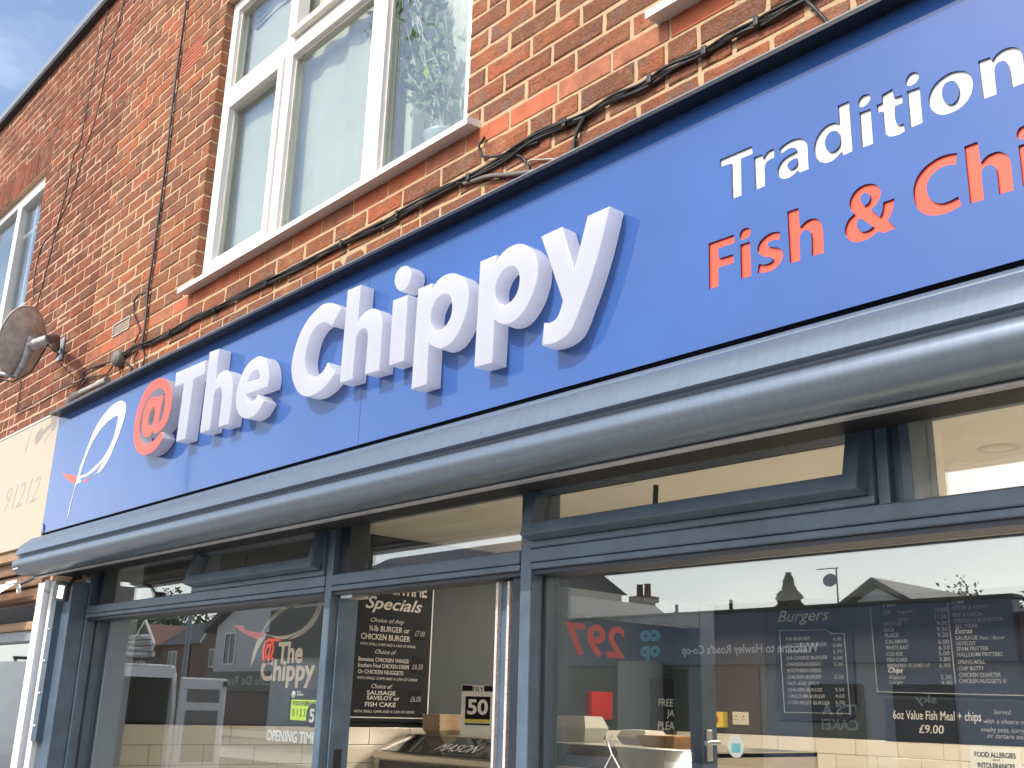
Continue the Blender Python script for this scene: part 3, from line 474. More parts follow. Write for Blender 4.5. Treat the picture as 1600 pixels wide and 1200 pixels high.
# ================================================================== UPSTAIRS WINDOWS
def ring(mb, x0, x1, z0, z1, w, y0, y1, bev=.004):
    mb.box(x0, x1, y0, y1, z0, z0+w, bev).box(x0, x1, y0, y1, z1-w, z1, bev)
    mb.box(x0, x0+w, y0+.0012, y1-.001, z0+w*.9, z1-w*.9).box(x1-w, x1, y0+.0012, y1-.001, z0+w*.9, z1-w*.9); return mb
def upstairs_window(parent, x0, x1, z0, z1, full):
    fr = obj('window', ring(MB(), x0, x1, z0, z1, .062, .042, .105), 'upvc', parent)
    W_ = x1-x0; a = x0+.31*W_; b = x0+.665*W_
    obj('mullion', MB().box(a-.005, a+.062, .040, .104, z0+.06, z1-.06, .004), 'upvc', fr); obj('mullion', MB().box(b-.005, b+.098, .038, .104, z0+.06, z1-.06, .004), 'upvc', fr)
    zt = z0+.99
    obj('transom', MB().box(x0+.06, a-.003, .039, .103, zt, zt+.085, .004), 'upvc', fr); obj('transom', MB().box(a+.06, b-.003, .039, .103, zt-.03, zt+.05, .004), 'upvc', fr)
    obj('casement', ring(MB(), x0+.064, a-.010, z0+.066, zt-.006, .042, .030, .09), 'upvc', fr)
    panes = [(x0+.10, a-.046, z0+.10, zt-.04), (x0+.06, a, zt+.08, z1-.06), (a+.058, b, z0+.06, zt-.03), (b+.094, x1-.06, z0+.06, z1-.06)]
    if full: panes.append((a+.058, b, zt+.05, z1-.06))
    for p in panes:
        obj('pane', MB().box(p[0]-.004, p[1]+.004, .075, .081, p[2]-.004, p[3]+.004), 'upper glass', fr)
        g = MB(); w = .012
        ring(g, p[0], p[1], p[2], p[3], w, .060, .074, 0); obj('glazing_bead', g, 'upvc grubby', fr)
    sill = MB().prism([(0, -.058, 3.506), (0, -.058, 3.530), (0, -.052, 3.536), (0, .11, 3.556), (0, .11, 3.520), (0, -.046, 3.512)], (x0-.03, 0, 0), (x1+.085, 0, 0))
    obj('sill', sill, 'upvc', fr)
    return fr
win = upstairs_window(house, -4.609, -2.545, 3.556, 5.165, False)
ow = obj('fanlight', MB().box(-3.90, -3.245, .045, .09, 4.60, 4.64, .004).rot((0, .06, 5.1), (1, 0, 0), -R(4)), 'upvc grubby', win)
upstairs_window(house, -1.648, .416, 3.556, 5.165, True)
room = MB().box(-4.9, -2.2, 1.6, 1.7, 3.2, 5.6).box(-4.95, -4.85, .24, 1.6, 3.2, 5.6).box(-2.3, -2.2, .24, 1.6, 3.2, 5.6).box(-4.9, -2.2, .24, 1.7, 5.3, 5.4).box(-4.9, -2.2, .24, 1.7, 3.3, 3.4)
o = struct('upstairs_room', room, 'curtain')
def curtain(name, x0, x1, y, z0, z1, folds, amp, mat, label, group=None):
    n = folds*8; V, F = [], []
    for i in range(n+1):
        s = i/n; yy = y+amp*math.sin(s*folds*2*math.pi+.4*math.sin(s*9))
        xx = x0+(x1-x0)*s
        for j in range(7):
            tz = j/6; V.append((xx+.01*math.sin(tz*4+s*20), yy+.006*math.sin(tz*5+s*11), z0+(z1-z0)*tz))
    for i in range(n):
        for j in range(6): F.append((i*7+j, (i+1)*7+j, (i+1)*7+j+1, i*7+j+1))
    mb = MB(); mb.add(V, F, True); mb.add([(a, b+.003, c) for a, b, c in V], [f[::-1] for f in F], True)
    return tag(obj(name, mb, mat), label, 'curtain', group)
curtain('curtain', -4.60, -3.94, .128, 3.57, 5.16, 2, .006, 'curtain', 'pale green curtain hanging behind the leftmost pane of the upstairs window')
curtain('curtain', -4.12, -3.30, .145, 3.57, 5.16, 4, .009, 'curtain', 'pale curtain with folds behind the middle pane of the upstairs window')
curtain('net_curtain', -3.50, -2.70, .28, 3.45, 5.25, 6, .012, 'net', 'pale net curtain behind the pot plant in the upstairs window')
bl = thing('window_blind', 'brown slatted blind raised at the top of the upstairs window', 'blind', (-4.3, .15, 5.0))
for j in range(4): obj('slat', MB().box(-4.50, -4.02, .12+.004*j, .15+.004*j, 5.0+.03*j, 5.006+.03*j).rot((-4.25, .14, 5.05), (0, 1, 0), R(1.5*j)), 'blind brown', bl)
# pot plant on the inside sill
pl = thing('pot_plant', 'trailing green pot plant behind the right pane of the upstairs window', 'plant', (-2.85, .35, 3.6))
obj('pot', MB().lathe([(.0, 0), (.06, 0), (.078, .15), (.082, .16), (.07, .16), (.055, .02)], (-2.90, .185, 3.58)), 'ceramic grey', pl)
lv, stm = MB(), MB()
for s in range(12):
    a = random.uniform(0, 6.28); p = Vector((-2.91, .185, 3.73)); d = Vector((-.30+random.uniform(-.4, .5), random.uniform(-.2, .1), 1)); pts = [p.copy()]
    for k in range(12):
        p = p+d*.085; d += Vector((random.uniform(-.28, .22), random.uniform(-.1, .1), random.uniform(-.12, .08))); p.x = min(max(p.x, -3.36), -2.80); p.y = min(max(p.y, .12), .245); pts.append(p.copy())
    stm.tube(pts, .004, 5)
    for q in pts[2:]:
        for _ in range(6 if s < 8 else 1):
            c = q+Vector((random.gauss(0, .035), random.gauss(0, .03), random.gauss(0, .035))); u = Vector((random.gauss(0, 1), random.gauss(0, .6), random.gauss(0, 1))).normalized(); w = u.orthogonal().normalized()
            if random.random() < .5: w = u.cross(w)
            l = random.uniform(.018, .034); lv.add([c-u*l, c+w*l*.45, c+u*l, c-w*l*.45], [(0, 1, 2, 3)])
obj('stem', stm, 'stem pale', pl); o = obj('foliage', lv, 'leaf pale', pl); o['kind'] = 'stuff'
obj_j = tag(obj('jug', MB().lathe([(0, 0), (.05, 0), (.06, .08), (.045, .15), (.05, .17)], (-3.2, .2, 3.58)).tube([(-3.25, .2, 3.73), (-3.30, .2, 3.70), (-3.30, .2, 3.63), (-3.25, .2, 3.60)], .008), 'ceramic grey'), 'grey jug on the inside sill left of the pot plant', 'jug')
# neighbour's window
nfr = obj('window', ring(MB(), NW[0], NW[1], 3.80, NW[3], .065, .042, .105), 'upvc', nb)
for xm in (-8.02, -8.7): obj('mullion', MB().box(xm, xm+.075, .040, .104, 3.86, NW[3]-.06, .004), 'upvc', nfr)
xs = [NW[0]+.06, -8.70, -8.02, NW[1]-.06]
for i in range(3):
    obj('pane', MB().box(xs[i]+(.07 if i else 0), xs[i+1]+.003, .075, .081, 3.86, NW[3]-.06), 'upper glass', nfr)
obj('casement', ring(MB(), -7.945, NW[1]-.065, 3.865, NW[3]-.066, .045, .034, .09), 'upvc', nfr)
obj('glazing_bar', MB().box(-7.70, -7.68, .083, .095, 3.9, 5.16).box(-7.9, -7.4, .084, .094, 4.9, 4.915).box(-7.9, -7.4, .0845, .094, 4.3, 4.315), 'upvc', nfr)
obj('sill', MB().prism([(0, -.07, 3.74), (0, -.07, 3.785), (0, .11, 3.80), (0, .11, 3.75)], (NW[0]-.05, 0, 0), (NW[1]+.06, 0, 0)), 'upvc', nfr)
struct('neighbour_room', MB().box(-9.5, -7.1, .9, 1.0, 3.4, 5.6).box(-9.6, -9.5, .23, 1, 3.4, 5.6).box(-7.1, -7.0, .23, 1, 3.4, 5.6).box(-9.6, -7, .23, 1, 5.5, 5.6).box(-9.6, -7, .23, 1, 3.4, 3.5), 'coop wall')
# ================================================================== SIGN
SY, SX0, SX1, SZ0, SZ1 = -.12, -5.845, 1.5, 2.463, 3.13
sign = thing('shop_sign', 'long glossy blue shop sign with white raised letters and orange cut-out letters', 'sign', (-2.2, SY, SZ0))
def sh(polys, dx=0, dz=0): return [[(p[0]+dx, p[1]+dz)+tuple(p[2:]) for p in c] for c in polys]
def scaled(polys, k, ox, oz, nx, nz): return [[((p[0]-ox)*k+nx, (p[1]-oz)*k+nz)+tuple(p[2:]) for p in c] for c in polys]
flat = [('wT', G['wT']), ('wr', G['wr']), ('wa', G['wa']), ('wd', G['wd']), ('wi', G['wi']), ('wt', G['wt']), ('wi', G['wi2']), ('wo', G['wo']), ('wn', G['wn']),
        ('wa', sh(G['wa'], .574)), ('wl', [[(-.560, 2.812, 1), (-.560, 2.940, 1), (-.534, 2.940, 1), (-.534, 2.812, 1)]]),
        ('oF', G['oF']), ('oi', G['oi']), ('os', G['os']), ('oh', G['oh']), ('oamp', G['oamp']), ('oC', G['oC']), ('oh', G['oh2']), ('oi', sh(G['oi'], .637)),
        ('op', scaled(G['p'], .40, -2.518, 2.667, -.661, 2.603)), ('os', sh(G['os'], .743))]
polys = [[(SX0, SZ0), (SX1, SZ0), (SX1, SZ1), (SX0, SZ1)]]
for k, g in flat: polys += [smooth_poly(c) for c in g]
obj('panel', shape(MB(), polys, SY+.004, .004), 'blue panel', sign)
for k, g in flat:
    obj('letter', shape(MB(), [smooth_poly(c) for c in g], SY+.0085, .003), 'orange acrylic' if k[0] == 'o' else 'white acrylic flat', sign, ('orange' if k[0] == 'o' else 'white')+' cut-out letter '+('ampersand' if k == 'oamp' else k[1]))
obj('backing', MB().box(SX0, SX1, SY+.0095, SY+.03, SZ0, SZ1), 'black trim', sign)
obj('return', MB().box(SX0, SX1, SY+.031, .0, SZ0+.01, SZ1-.01), 'black trim', sign)
for k in ('at', 'T', 'h', 'e', 'C', 'h2', 'i', 'p', 'p2', 'y'):
    L = obj('letter', shape(MB(), [smooth_poly(c) for c in G[k]], SY-.004, .056, .0025), 'letter acrylic', sign, 'raised white letter '+(k[0] if k != 'at' else 'at sign with orange face'))
    obj('standoff', MB().box(min(p[0] for p in G[k][0])+.07, min(p[0] for p in G[k][0])+.075, SY-.006, SY+.001, 2.80, 2.806), 'black trim', L)
    if k == 'at': obj('face', shape(MB(), [smooth_poly(c) for c in G[k]], SY-.0605, .001), 'red vinyl', L)
obj('logo_loop', shape(MB(), [smooth_poly(c) for c in G['fish']], SY-.0002, .0012), 'white acrylic flat', sign, 'white brush-stroke fish outline')
obj('logo_tail', shape(shape(MB(), [smooth_poly(c) for c in G['tail']], SY-.0002, .0010), [smooth_poly(c) for c in G['tail2']], SY-.0002, .0010), 'red vinyl', sign, 'red brush-stroke fish tail')
for xs_ in (at(566, 600, SY).x, -.62):
    obj('panel_joint', MB().box(xs_-.0006, xs_+.0006, SY-.0005, SY+.001, SZ0+.002, SZ1-.05), 'black trim', sign)
tz = 1.65+.795*1.827
trim = MB().box(SX0, SX1, SY-.054, .0, tz-.001, tz+.006).box(SX0, SX1, SY-.056, SY-.0535, tz-.004, tz+.010)
obj('top_trim', trim, 'black trim', sign)
obj('trim_edge', MB().box(SX0, SX1, SY-.0566, SY-.0561, tz+.0065, tz+.0100), 'lead grey', sign)
# ================================================================== ROLLER SHUTTER HOUSING
bx = thing('roller_shutter_box', 'rounded grey metal roller shutter housing under the blue sign', 'shutter box', (-2.2, -.13, 2.22))
prof = [(-.10, 2.425), (-.165, 2.427), (-.190, 2.420), (-.205, 2.409), (-.2065, 2.403), (-.214, 2.400), (-.2265, 2.388), (-.240, 2.376), (-.252, 2.352), (-.2600, 2.329), (-.2610, 2.326), (-.2480, 2.3240), (-.2420, 2.320), (-.2420, 2.310),
        (-.2540, 2.3045), (-.2640, 2.298), (-.2680, 2.284), (-.2675, 2.270), (-.2620, 2.256), (-.2520, 2.243), (-.2370, 2.233), (-.2180, 2.2285), (-.19, 2.227), (-.10, 2.232)]
mb = MB(); n = len(prof); xs = [-5.752, 1.5]
for c0, c1 in ((0, 4), (4, 6), (6, 10), (10, 12), (12, 14), (14, n-1)):
    sg = prof[c0:c1+1]; k_ = len(sg); mb.add([(x, y, z) for x in xs for y, z in sg], [(i, i+1, k_+i+1, k_+i) for i in range(k_-1)], True)
hs = obj('housing', mb, 'shutter metal', bx)
cap = MB().prism([(0, y, z) for y, z in prof], (-5.757, 0, 0), (-5.7521, 0, 0)); obj('end_cap', cap, 'shutter metal', bx)
obj('sticker', MB().box(-5.735, -5.665, -.2655, -.2620, 2.2490, 2.2560).rot((0, -.264, 2.2525), (1, 0, 0), -R(20)), 'print white', bx)
for y_, z_ in ((-.225, 2.375), (-.250, 2.262), (-.235, 2.310)): obj('cap_screw', MB().lathe([(0, .003), (.006, .003), (.007, 0)], (-5.7572, y_+.02, z_), (-1, 0, 0), 8), 'galvanised', bx)
for x_, z_, w_ in ((-.62, 2.285, .03), (-2.1, 2.345, .012), (-3.9, 2.29, .02)): obj('scratch', MB().box(x_, x_+w_, -.2690, -.2672, z_, z_+.0012) if z_ < 2.3 else MB().box(x_, x_+w_, -.2560, -.2535, z_, z_+.0012), 'silver flashing', bx)
obj('bottom_lip', MB().box(-5.75, 1.5, -.16, -.13, 2.2200, 2.2268, .003), 'silver flashing', bx)
obj('gap_batten', MB().box(-5.8, 1.5, -.088, -.05, 2.30, 2.462), 'black trim', bx)
obj('shutter_roll', MB().box(-5.70, 1.5, -.10, .03, 2.24, 2.30), 'dark rubber', bx)
tag(obj('timber_batten', MB().box(-.52, -.40, -.094, -.0885, 2.40, 2.460), 'tan timber'), 'bare timber batten in the dark gap above the shutter box', 'batten')
# ================================================================== SHOP FRONT
GY = .13
sf = thing('storefront', 'dark blue-grey aluminium shop front with large panes and fanlights', 'shop front', (-2.2, .1, 0))
for a, b in ((-5.578, -5.503), (-3.285, -3.245), (-2.258, -2.214), (1.2, 1.3)):
    obj('post', MB().box(a, b, .05, .165, .12, 2.30, .004), 'frame paint', sf)
    obj('gasket', MB().box(b+.0005, b+.005, .098, .108, .55, 2.02), 'dark rubber', sf)
obj('post', MB().box(-1.140, -1.112, .052, .165, 2.08, 2.28, .003).box(-1.084, -1.060, .052, .165, 2.08, 2.28, .003).box(-1.112, -1.084, .075, .16, 2.08, 2.28), 'frame paint', sf)
obj('head', MB().box(-5.578, 1.3, .045, .165, 2.272, 2.36, .004), 'frame paint', sf)
for a, b in ((-5.502, -3.287), (-3.243, -2.260), (-2.212, 1.2)):
    tr_ = obj('transom', MB().box(a, b, .048, .165, 2.0250, 2.0430, .003).box(a, b, .046, .165, 2.0445, 2.0830, .004), 'frame paint', sf)
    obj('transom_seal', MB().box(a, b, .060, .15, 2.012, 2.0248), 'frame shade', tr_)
for a, b in ((-5.502, -3.287), (-2.212, 1.2)):
    obj('window_pane', MB().box(a-.003, b+.003, GY-.003, GY+.003, .55, 2.03), 'shop glass', sf)
    obj('stall_riser', MB().box(a, b, .07, .15, .12, .56), 'frame paint', sf)
for a, b in ((-5.502, -4.33), (-3.243, -2.260), (-1.058, 1.2)):
    obj('fanlight_pane', MB().box(a-.002, b+.002, GY-.003, GY+.003, 2.08, 2.28), 'shop glass', sf)
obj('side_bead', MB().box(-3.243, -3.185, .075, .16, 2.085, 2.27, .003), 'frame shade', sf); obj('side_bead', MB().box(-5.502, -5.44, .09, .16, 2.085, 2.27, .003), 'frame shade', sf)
obj('mullion', MB().box(-4.36, -4.325, .06, .16, 2.085, 2.27, .003), 'frame paint', sf)
for a, b in ((-4.323, -3.289), (-2.212, -1.142)):
    f1 = obj('fanlight_frame', ring(MB(), a, b, 2.0835, 2.272, .022, .040, .12), 'frame paint', sf)
    piv = (0, .075, 2.262); ang = -R(14.5)
    sa = MB(); ring(sa, a+.012, b-.012, 2.096, 2.266, .036, .030, .075); sa.rot(piv, (1, 0, 0), ang)
    s_ = obj('fanlight_sash', sa, 'frame paint', sf)
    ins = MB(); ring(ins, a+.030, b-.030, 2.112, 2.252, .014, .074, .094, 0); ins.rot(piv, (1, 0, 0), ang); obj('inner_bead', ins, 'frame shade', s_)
    obj('pane', MB().box(a+.044, b-.044, .054, .060, 2.128, 2.234).rot(piv, (1, 0, 0), ang), 'shop glass', s_)
    xm = a+.43*(b-a)
    obj('stay', MB().tube([(xm, .045, 2.105), (xm, .048, 2.15), (xm+.002, .050, 2.205)], .007), 'dark rubber', s_)
    obj('hinge', MB().box(a+.01, a+.07, .045, .06, 2.262, 2.270), 'galvanised', s_); obj('hinge', MB().box(b-.07, b-.01, .045, .06, 2.262, 2.270), 'galvanised', s_)
# door frame and door, standing open inwards
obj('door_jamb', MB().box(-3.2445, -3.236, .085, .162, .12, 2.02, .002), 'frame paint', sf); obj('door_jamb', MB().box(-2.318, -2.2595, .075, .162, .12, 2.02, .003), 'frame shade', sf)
obj('lock_plate', MB().box(-3.2358, -3.2335, .105, .135, 1.40, 1.50), 'dark rubber', sf); obj('pivot_plate', MB().box(-3.21, -3.14, .07, .14, 2.000, 2.0118), 'galvanised', sf)
dr = obj('door', MB().box(-2.398, -2.346, .10, .17, .13, 2.01, .004).box(-2.398, -2.346, .968, 1.05, .13, 2.01, .004).box(-2.397, -2.347, .17, .968, 1.93, 2.01, .003).box(-2.397, -2.347, .17, .968, .13, .40, .003), 'frame paint', sf)
obj('door_pane', MB().box(-2.376, -2.370, .165, .975, .39, 1.935), 'door glass', dr)
for xb in (-2.401, -2.351): obj('brush_strip', MB().box(xb, xb+.010, .086, .0995, .14, 2.005), 'brush pile', dr)
obj('door_handle', MB().box(-2.3455, -2.338, .985, 1.015, 1.50, 1.60, .003).tube([(-2.338, 1.0, 1.56), (-2.305, 1.0, 1.56), (-2.300, .93, 1.558)], .008), 'aluminium', dr)
obj('number', text(MB(), '297', (-2.3805, .625, 1.815), (0, -1, 0), (0, 0, 1), .098, width=.27, bold=.02), 'number vinyl', dr, 'orange house number on the door glass, seen from behind')
# left end: guide rail, white pilaster, pipe, lamp
pil = thing('white_pilaster', 'white painted pilaster boards at the left end of the shop front', 'pilaster', (-5.85, 0, 0))
obj('board', MB().box(-5.945, -5.825, -.06, .05, .11, 2.215, .004), 'white paint', pil); obj('board', MB().box(-5.752, -5.687, -.060, .05, .11, 2.215, .004), 'white paint', pil); obj('core', MB().box(-5.825, -5.752, -.01, .05, .11, 2.22), 'white paint', pil)
tag(obj('drain_pipe', MB().tube([(-5.787, -.045, .11), (-5.787, -.045, 2.22)], .034, 14), 'lead grey'), 'grey drain pipe between the two white pilaster boards', 'pipe')
gr = thing('shutter_guide_rail', 'dark blue shutter guide rail with bolts beside the white pilaster', 'guide rail', (-5.6, -.05, .1))
obj('angle', MB().box(-5.686, -5.6165, -.0680, -.0620, 1.43, 2.19).box(-5.6225, -5.6165, -.0618, -.0345, 1.43, 2.19), 'frame paint', gr)
obj('channel', MB().box(-5.685, -5.512, -.034, .048, .11, 2.20, .003), 'frame paint', gr)
for j in range(5): obj('bolt', MB().lathe([(.0, .006), (.007, .006), (.009, 0)], (-5.655, -.0685, 1.50+j*.155), (0, -1, 0), 10), 'galvanised', gr)
lamp = thing('floodlight', 'small square lit lamp on the pilaster under the shutter box end', 'lamp', (-5.60, -.13, 2.12))
lc = at(95, 925, -.13)
ob = obj('housing', MB().box(lc.x-.055, lc.x+.055, -.130, -.100, lc.z-.045, lc.z+.045, .010).rot(lc, (0, 1, 0), R(6)), 'black trim', lamp)
obj('lens', MB().box(lc.x-.036, lc.x+.036, -.1325, -.1302, lc.z-.030, lc.z+.030).rot(lc, (0, 1, 0), R(6)), 'lamp glow', ob)
obj('bracket', MB().tube([(lc.x, -.10, lc.z+.02), (lc.x-.01, -.07, lc.z+.07), (lc.x-.02, -.036, lc.z+.08)], .010), 'black trim', lamp)
hk = thing('eye_hook', 'pale ring hook hanging under the left end of the shutter box', 'hook', (-5.93, -.15, 2.19))
obj('ring', MB().tube([(-5.93+.022*math.cos(a), -.16, 2.175+.022*math.sin(a)) for a in np.linspace(0, 6.283, 17)], .006), 'aluminium', hk); obj('stem', MB().tube([(-5.92, -.16, 2.197), (-5.85, -.14, 2.215), (-5.75, -.14, 2.228)], .006), 'black trim', hk)
# ================================================================== NEIGHBOUR'S SHOP
nf = thing('neighbour_fascia', 'cream fascia board with faint grey telephone digits left of the blue sign', 'fascia', (-8, -.12, 2.41))
obj('board', MB().box(-13, -5.8485, -.118, -.02, 2.415, 3.132, .003), 'cream fascia', nf); obj('capping', MB().box(-13, -5.85, -.122, -.0, 3.1325, 3.142), 'white paint', nf)
obj('digits', text(MB(), '91212', (-6.56, -.1182, 2.66), (1, 0, 0), (.0, 0, 1), .150, width=.56, shear=.28, bold=-.012), 'grey print', nf, 'pale grey slanted digits 91212')
obj('flourish', shape(MB(), [smooth_poly([(-6.36, 2.99, 1), (-6.33, 3.04), (-6.27, 3.13, 1), (-6.31, 3.05), (-6.34, 2.98)])], -.1182, .0004), 'grey print', nf)
obj('peeling_corner', MB().prism([(-5.842, -.123, 2.466), (-5.842, -.123, 2.52), (-5.81, -.126, 2.50), (-5.80, -.123, 2.466)], (0, 0, 0), (0, -.001, 0)), 'blue panel', sign)
nsf = thing('neighbour_storefront', 'brown timber shop front with dark glass left of the white pilaster', 'shop front', (-8, .05, 0))
obj('soffit', MB().box(-13, -5.97, -.10, .2, 2.36, 2.412), 'tan timber', nsf)
for j in range(3): obj('plank', MB().box(-13, -5.97, -.06+.02*j, .1, 2.29-.075*j, 2.358-.075*j, .004), 'brown timber', nsf)
obj('rail', MB().box(-13, -5.97, .0, .1, 1.985, 2.03, .005), 'tan timber', nsf); obj('rail', MB().box(-13, -5.97, .02, .1, 1.93, 1.983), 'lead grey', nsf)
obj('window_pane', MB().box(-13, -5.97, .08, .086, .4, 1.94), 'shop glass', nsf); obj('interior', MB().box(-13, -5.97, 1.2, 1.3, 0, 2.3).box(-13, -5.97, .1, 1.3, 2.2, 2.28), 'van dark', nsf)
obj('stall_riser', MB().box(-13, -5.97, .03, .12, .11, .42), 'brown timber', nsf)
aw = thing('folded_awning', 'pale blue-white folded awning flap under the cream fascia', 'awning', (-7, -.15, 2.15))
obj('flap', MB().prism([(-13, -.10, 2.235), (-6.15, -.10, 2.235), (-6.30, -.20, 2.135), (-13, -.20, 2.135)], (0, 0, 0), (0, -.003, -.006)), 'awning fabric', aw); obj('arm', MB().box(-6.30, -6.12, -.12, -.10, 2.225, 2.24), 'white paint', aw)
# ================================================================== CABLES, DISH
def path(pts, Y=-.012, n=5):
    P = [at(p[0], p[1], Y if len(p) < 3 else p[2]) for p in pts]; out = []
    for i in range(len(P)-1):
        p0, p1, p2, p3 = P[max(i-1, 0)], P[i], P[i+1], P[min(i+2, len(P)-1)]
        for k in range(n):
            t = k/n; out.append(.5*((2*p1)+(p2-p0)*t+(2*p0-5*p1+4*p2-p3)*t*t+(3*p1-p0-3*p2+p3)*t**3))
    return out+[P[-1]]
def wob(pts, dz, dy, ph):
    return [p+Vector((0, dy+.003*math.sin(i*.8+ph), dz*(1+.5*math.sin(i*.33+ph)))) for i, p in enumerate(pts)]
main = [(192, 556), (215, 541), (232, 537), (275, 515), (307, 497), (345, 480), (380, 460), (447, 427), (500, 400), (545, 377), (600, 350), (631, 331), (700, 294), (725, 283), (784, 250), (840, 212), (912, 183), (950, 159), (1000, 137), (1045, 108), (1103, 81), (1162, 47), (1200, 28), (1260, -6), (1340, -50)]
cb = thing('cable_bundle', 'long bundle of black cables clipped along the bricks above the sign', 'cables', (-3, 0, 3.3))
base = path(main)
for k, (dz, dy, ph, r_) in enumerate(((0, 0, 0, .0062), (.008, -.002, 1.3, .0048), (-.008, -.001, 2.6, .0052), (.003, -.010, 4.0, .0045))): obj('strand', MB().tube(wob(base, dz, dy, ph), r_, 6), 'cable black' if k else 'cable grey', cb)
for i in (14, 24, 33, 44, 54, 66, 78, 92, 100, 108):
    p = base[i]; obj('clip', MB().box(p.x-.008, p.x+.008, -.026, .004, p.z-.014, p.z+.014, .003), 'cable black', cb)
def cable(pts, r_, mat, label, strands=1, Y=-.012):
    b_ = path(pts, Y); c = thing('cable', label, 'cable', tuple(b_[0]))
    for s in range(strands): obj('strand', MB().tube(wob(b_, .0 if strands == 1 else .003*(s-.5), 0, s) if strands == 1 else [p+Vector((.010*(s-.5)*(1+.6*math.sin(i*.5)), -.004*s, 0)) for i, p in enumerate(b_)], r_, 6), mat, c)
    return c
cable([(294, -15), (292, 0), (285, 55), (272, 145), (262, 235), (255, 290), (240, 400), (232, 455), (228, 500), (222, 545)], .0058, 'cable black', 'twin black cables running down the bricks left of the white window', 2)
cable([(232, 457), (216, 462), (208, 480), (214, 503), (218, 520), (210, 535)], .0042, 'cable black', 'thin black cable looping out beside the slotted vent')
cable([(172, -5), (150, 100), (125, 220), (114, 250), (92, 345), (87, 357), (68, 382), (57, 412), (52, 470)], .0042, 'cable black', 'left of two thin cables crossing down the red bricks to the window edge')
cable([(195, -5), (172, 90), (150, 180), (129, 250), (107, 317), (92, 347), (85, 375), (56, 482)], .0042, 'cable black', 'right of two thin cables crossing down the red bricks towards the dish')
cable([(25, 645), (57, 629), (100, 605), (127, 595), (132, 582), (150, 572), (185, 562)], .0042, 'cable black', 'thin cable rising from the cream fascia to the round junction box')
cable([(25, 585), (33, 600), (30, 620), (27, 643)], .0038, 'cable black', 'short thin cable dropping from the dish to the cream fascia')
cable([(127, 603), (140, 590), (165, 585), (178, 570)], .0042, 'cable black', 'short cable below the round junction box')
cable([(725, 287), (760, 277), (800, 272), (830, 269), (848, 262)], .0085, 'cable grey', 'thick grey cable leaving the bundle towards the sign top')
cable([(757, 214), (750, 225), (751, 240), (762, 245), (790, 240), (840, 222)], .0048, 'cable black', 'black cable hooking out of the brick right of the upstairs sill')
cable([(800, 240), (818, 247), (825, 262), (822, 275)], .005, 'cable black', 'short black cable bending down to the sign above the letter p')
cable([(914, 183), (905, 200), (898, 222), (895, 245)], .0055, 'cable black', 'pair of black cables dropping from the bundle to the sign', 2)
cable([(1252, -4), (1268, 8), (1285, 26), (1300, 44)], .0055, 'cable black', 'single black cable dropping to the sign near the top right')
cable([(823, 262), (828, 252), (845, 249), (868, 250), (880, 256)], .0032, 'conduit', 'thin pale wire above the sign by the thick grey cable')
for k, pts in enumerate([[(196, 566), (205, 575), (203, 590)], [(222, 545), (226, 562), (221, 580)], [(215, 548), (210, 562), (214, 578)]]):
    cable(pts, .0045, 'cable black', ('leftmost', 'rightmost', 'middle')[k]+' of the short cable ends hanging below the junction box')
jb = thing('junction_box', 'round dark junction box where the cables meet above the sign', 'junction box', tuple(at(192, 562, 0)))
p = at(192, 562, -.0); obj('body', MB().lathe([(.0, .045), (.040, .045), (.045, .035), (.045, 0)], p, (0, -1, 0), 18), 'cable grey', jb); obj('lid', MB().lathe([(.0, .052), (.030, .052), (.034, .046)], p, (0, -1, 0), 18), 'cable grey', jb)
cn = thing('conduit_pipe', 'pale plastic conduit lying on the sign trim at the left', 'conduit', tuple(at(140, 606, -.03)))
a_, b_ = at(114, 619, -.04), at(168, 594, -.04); obj('pipe', MB().tube([a_, b_], .016, 10), 'conduit', cn); obj('coupler', MB().tube([b_+(a_-b_)*.25, b_], .021, 10), 'conduit', cn); obj('elbow', MB().tube([a_, a_+Vector((-.04, 0, -.012)), a_+Vector((-.06, .0, -.03))], .018, 10), 'conduit', cn)
# satellite dish
dc = at(39, 534, -.34)
ds = thing('satellite_dish', 'weathered brown-grey satellite dish on a bracket above the cream fascia', 'satellite dish', tuple(dc))
nd = Vector((-.86, -.46, .18)).normalized(); ux = Vector((0, 0, 1)).cross(nd).normalized(); uy = nd.cross(ux)
mb = MB(); V, F = [], []; NR, NA = 7, 36
for side in (0, 1):
    o0 = len(V)
    for i in range(NR+1):
        rr = i/NR
        for k in range(NA): a = 2*math.pi*k/NA; V.append(dc+ux*(.155*rr*math.cos(a))+uy*(.198*rr*math.sin(a))+nd*(.055*rr*rr-.03-side*.004))
    for i in range(NR):
        for k in range(NA):
            q = (o0+i*NA+k, o0+i*NA+(k+1) % NA, o0+(i+1)*NA+(k+1) % NA, o0+(i+1)*NA+k); F.append(q if side == 0 else q[::-1])
mb.add(V, F, True); obj('reflector', mb, 'dish paint', ds)
obj('rim', MB().tube([dc+ux*(.156*math.cos(a))+uy*(.199*math.sin(a))+nd*.023 for a in np.linspace(0, 6.2832, 37)], .006, 6), 'dish paint', ds)
wp = Vector((-6.36, 0, 3.64)); bk = dc-nd*.04-uy*.02
obj('spine', MB().tube([bk+uy*.05, bk-uy*.10, dc-uy*.20-nd*.01], [.028, .022, .016], 8), 'dish steel', ds)
el = bk-nd*.10+Vector((0, .02, .05))
obj('knuckle', MB().tube([bk, el], .030, 10), 'dish steel', ds); obj('bracket_arm', MB().tube([el, el+(wp-el)*.45+Vector((0, 0, .04)), wp+Vector((0, -.04, 0))], [.026, .024, .026], 10), 'rust steel', ds)
obj('wall_plate', MB().box(wp.x-.045, wp.x+.045, -.014, -.001, wp.z-.07, wp.z+.07, .004), 'dish steel', ds)
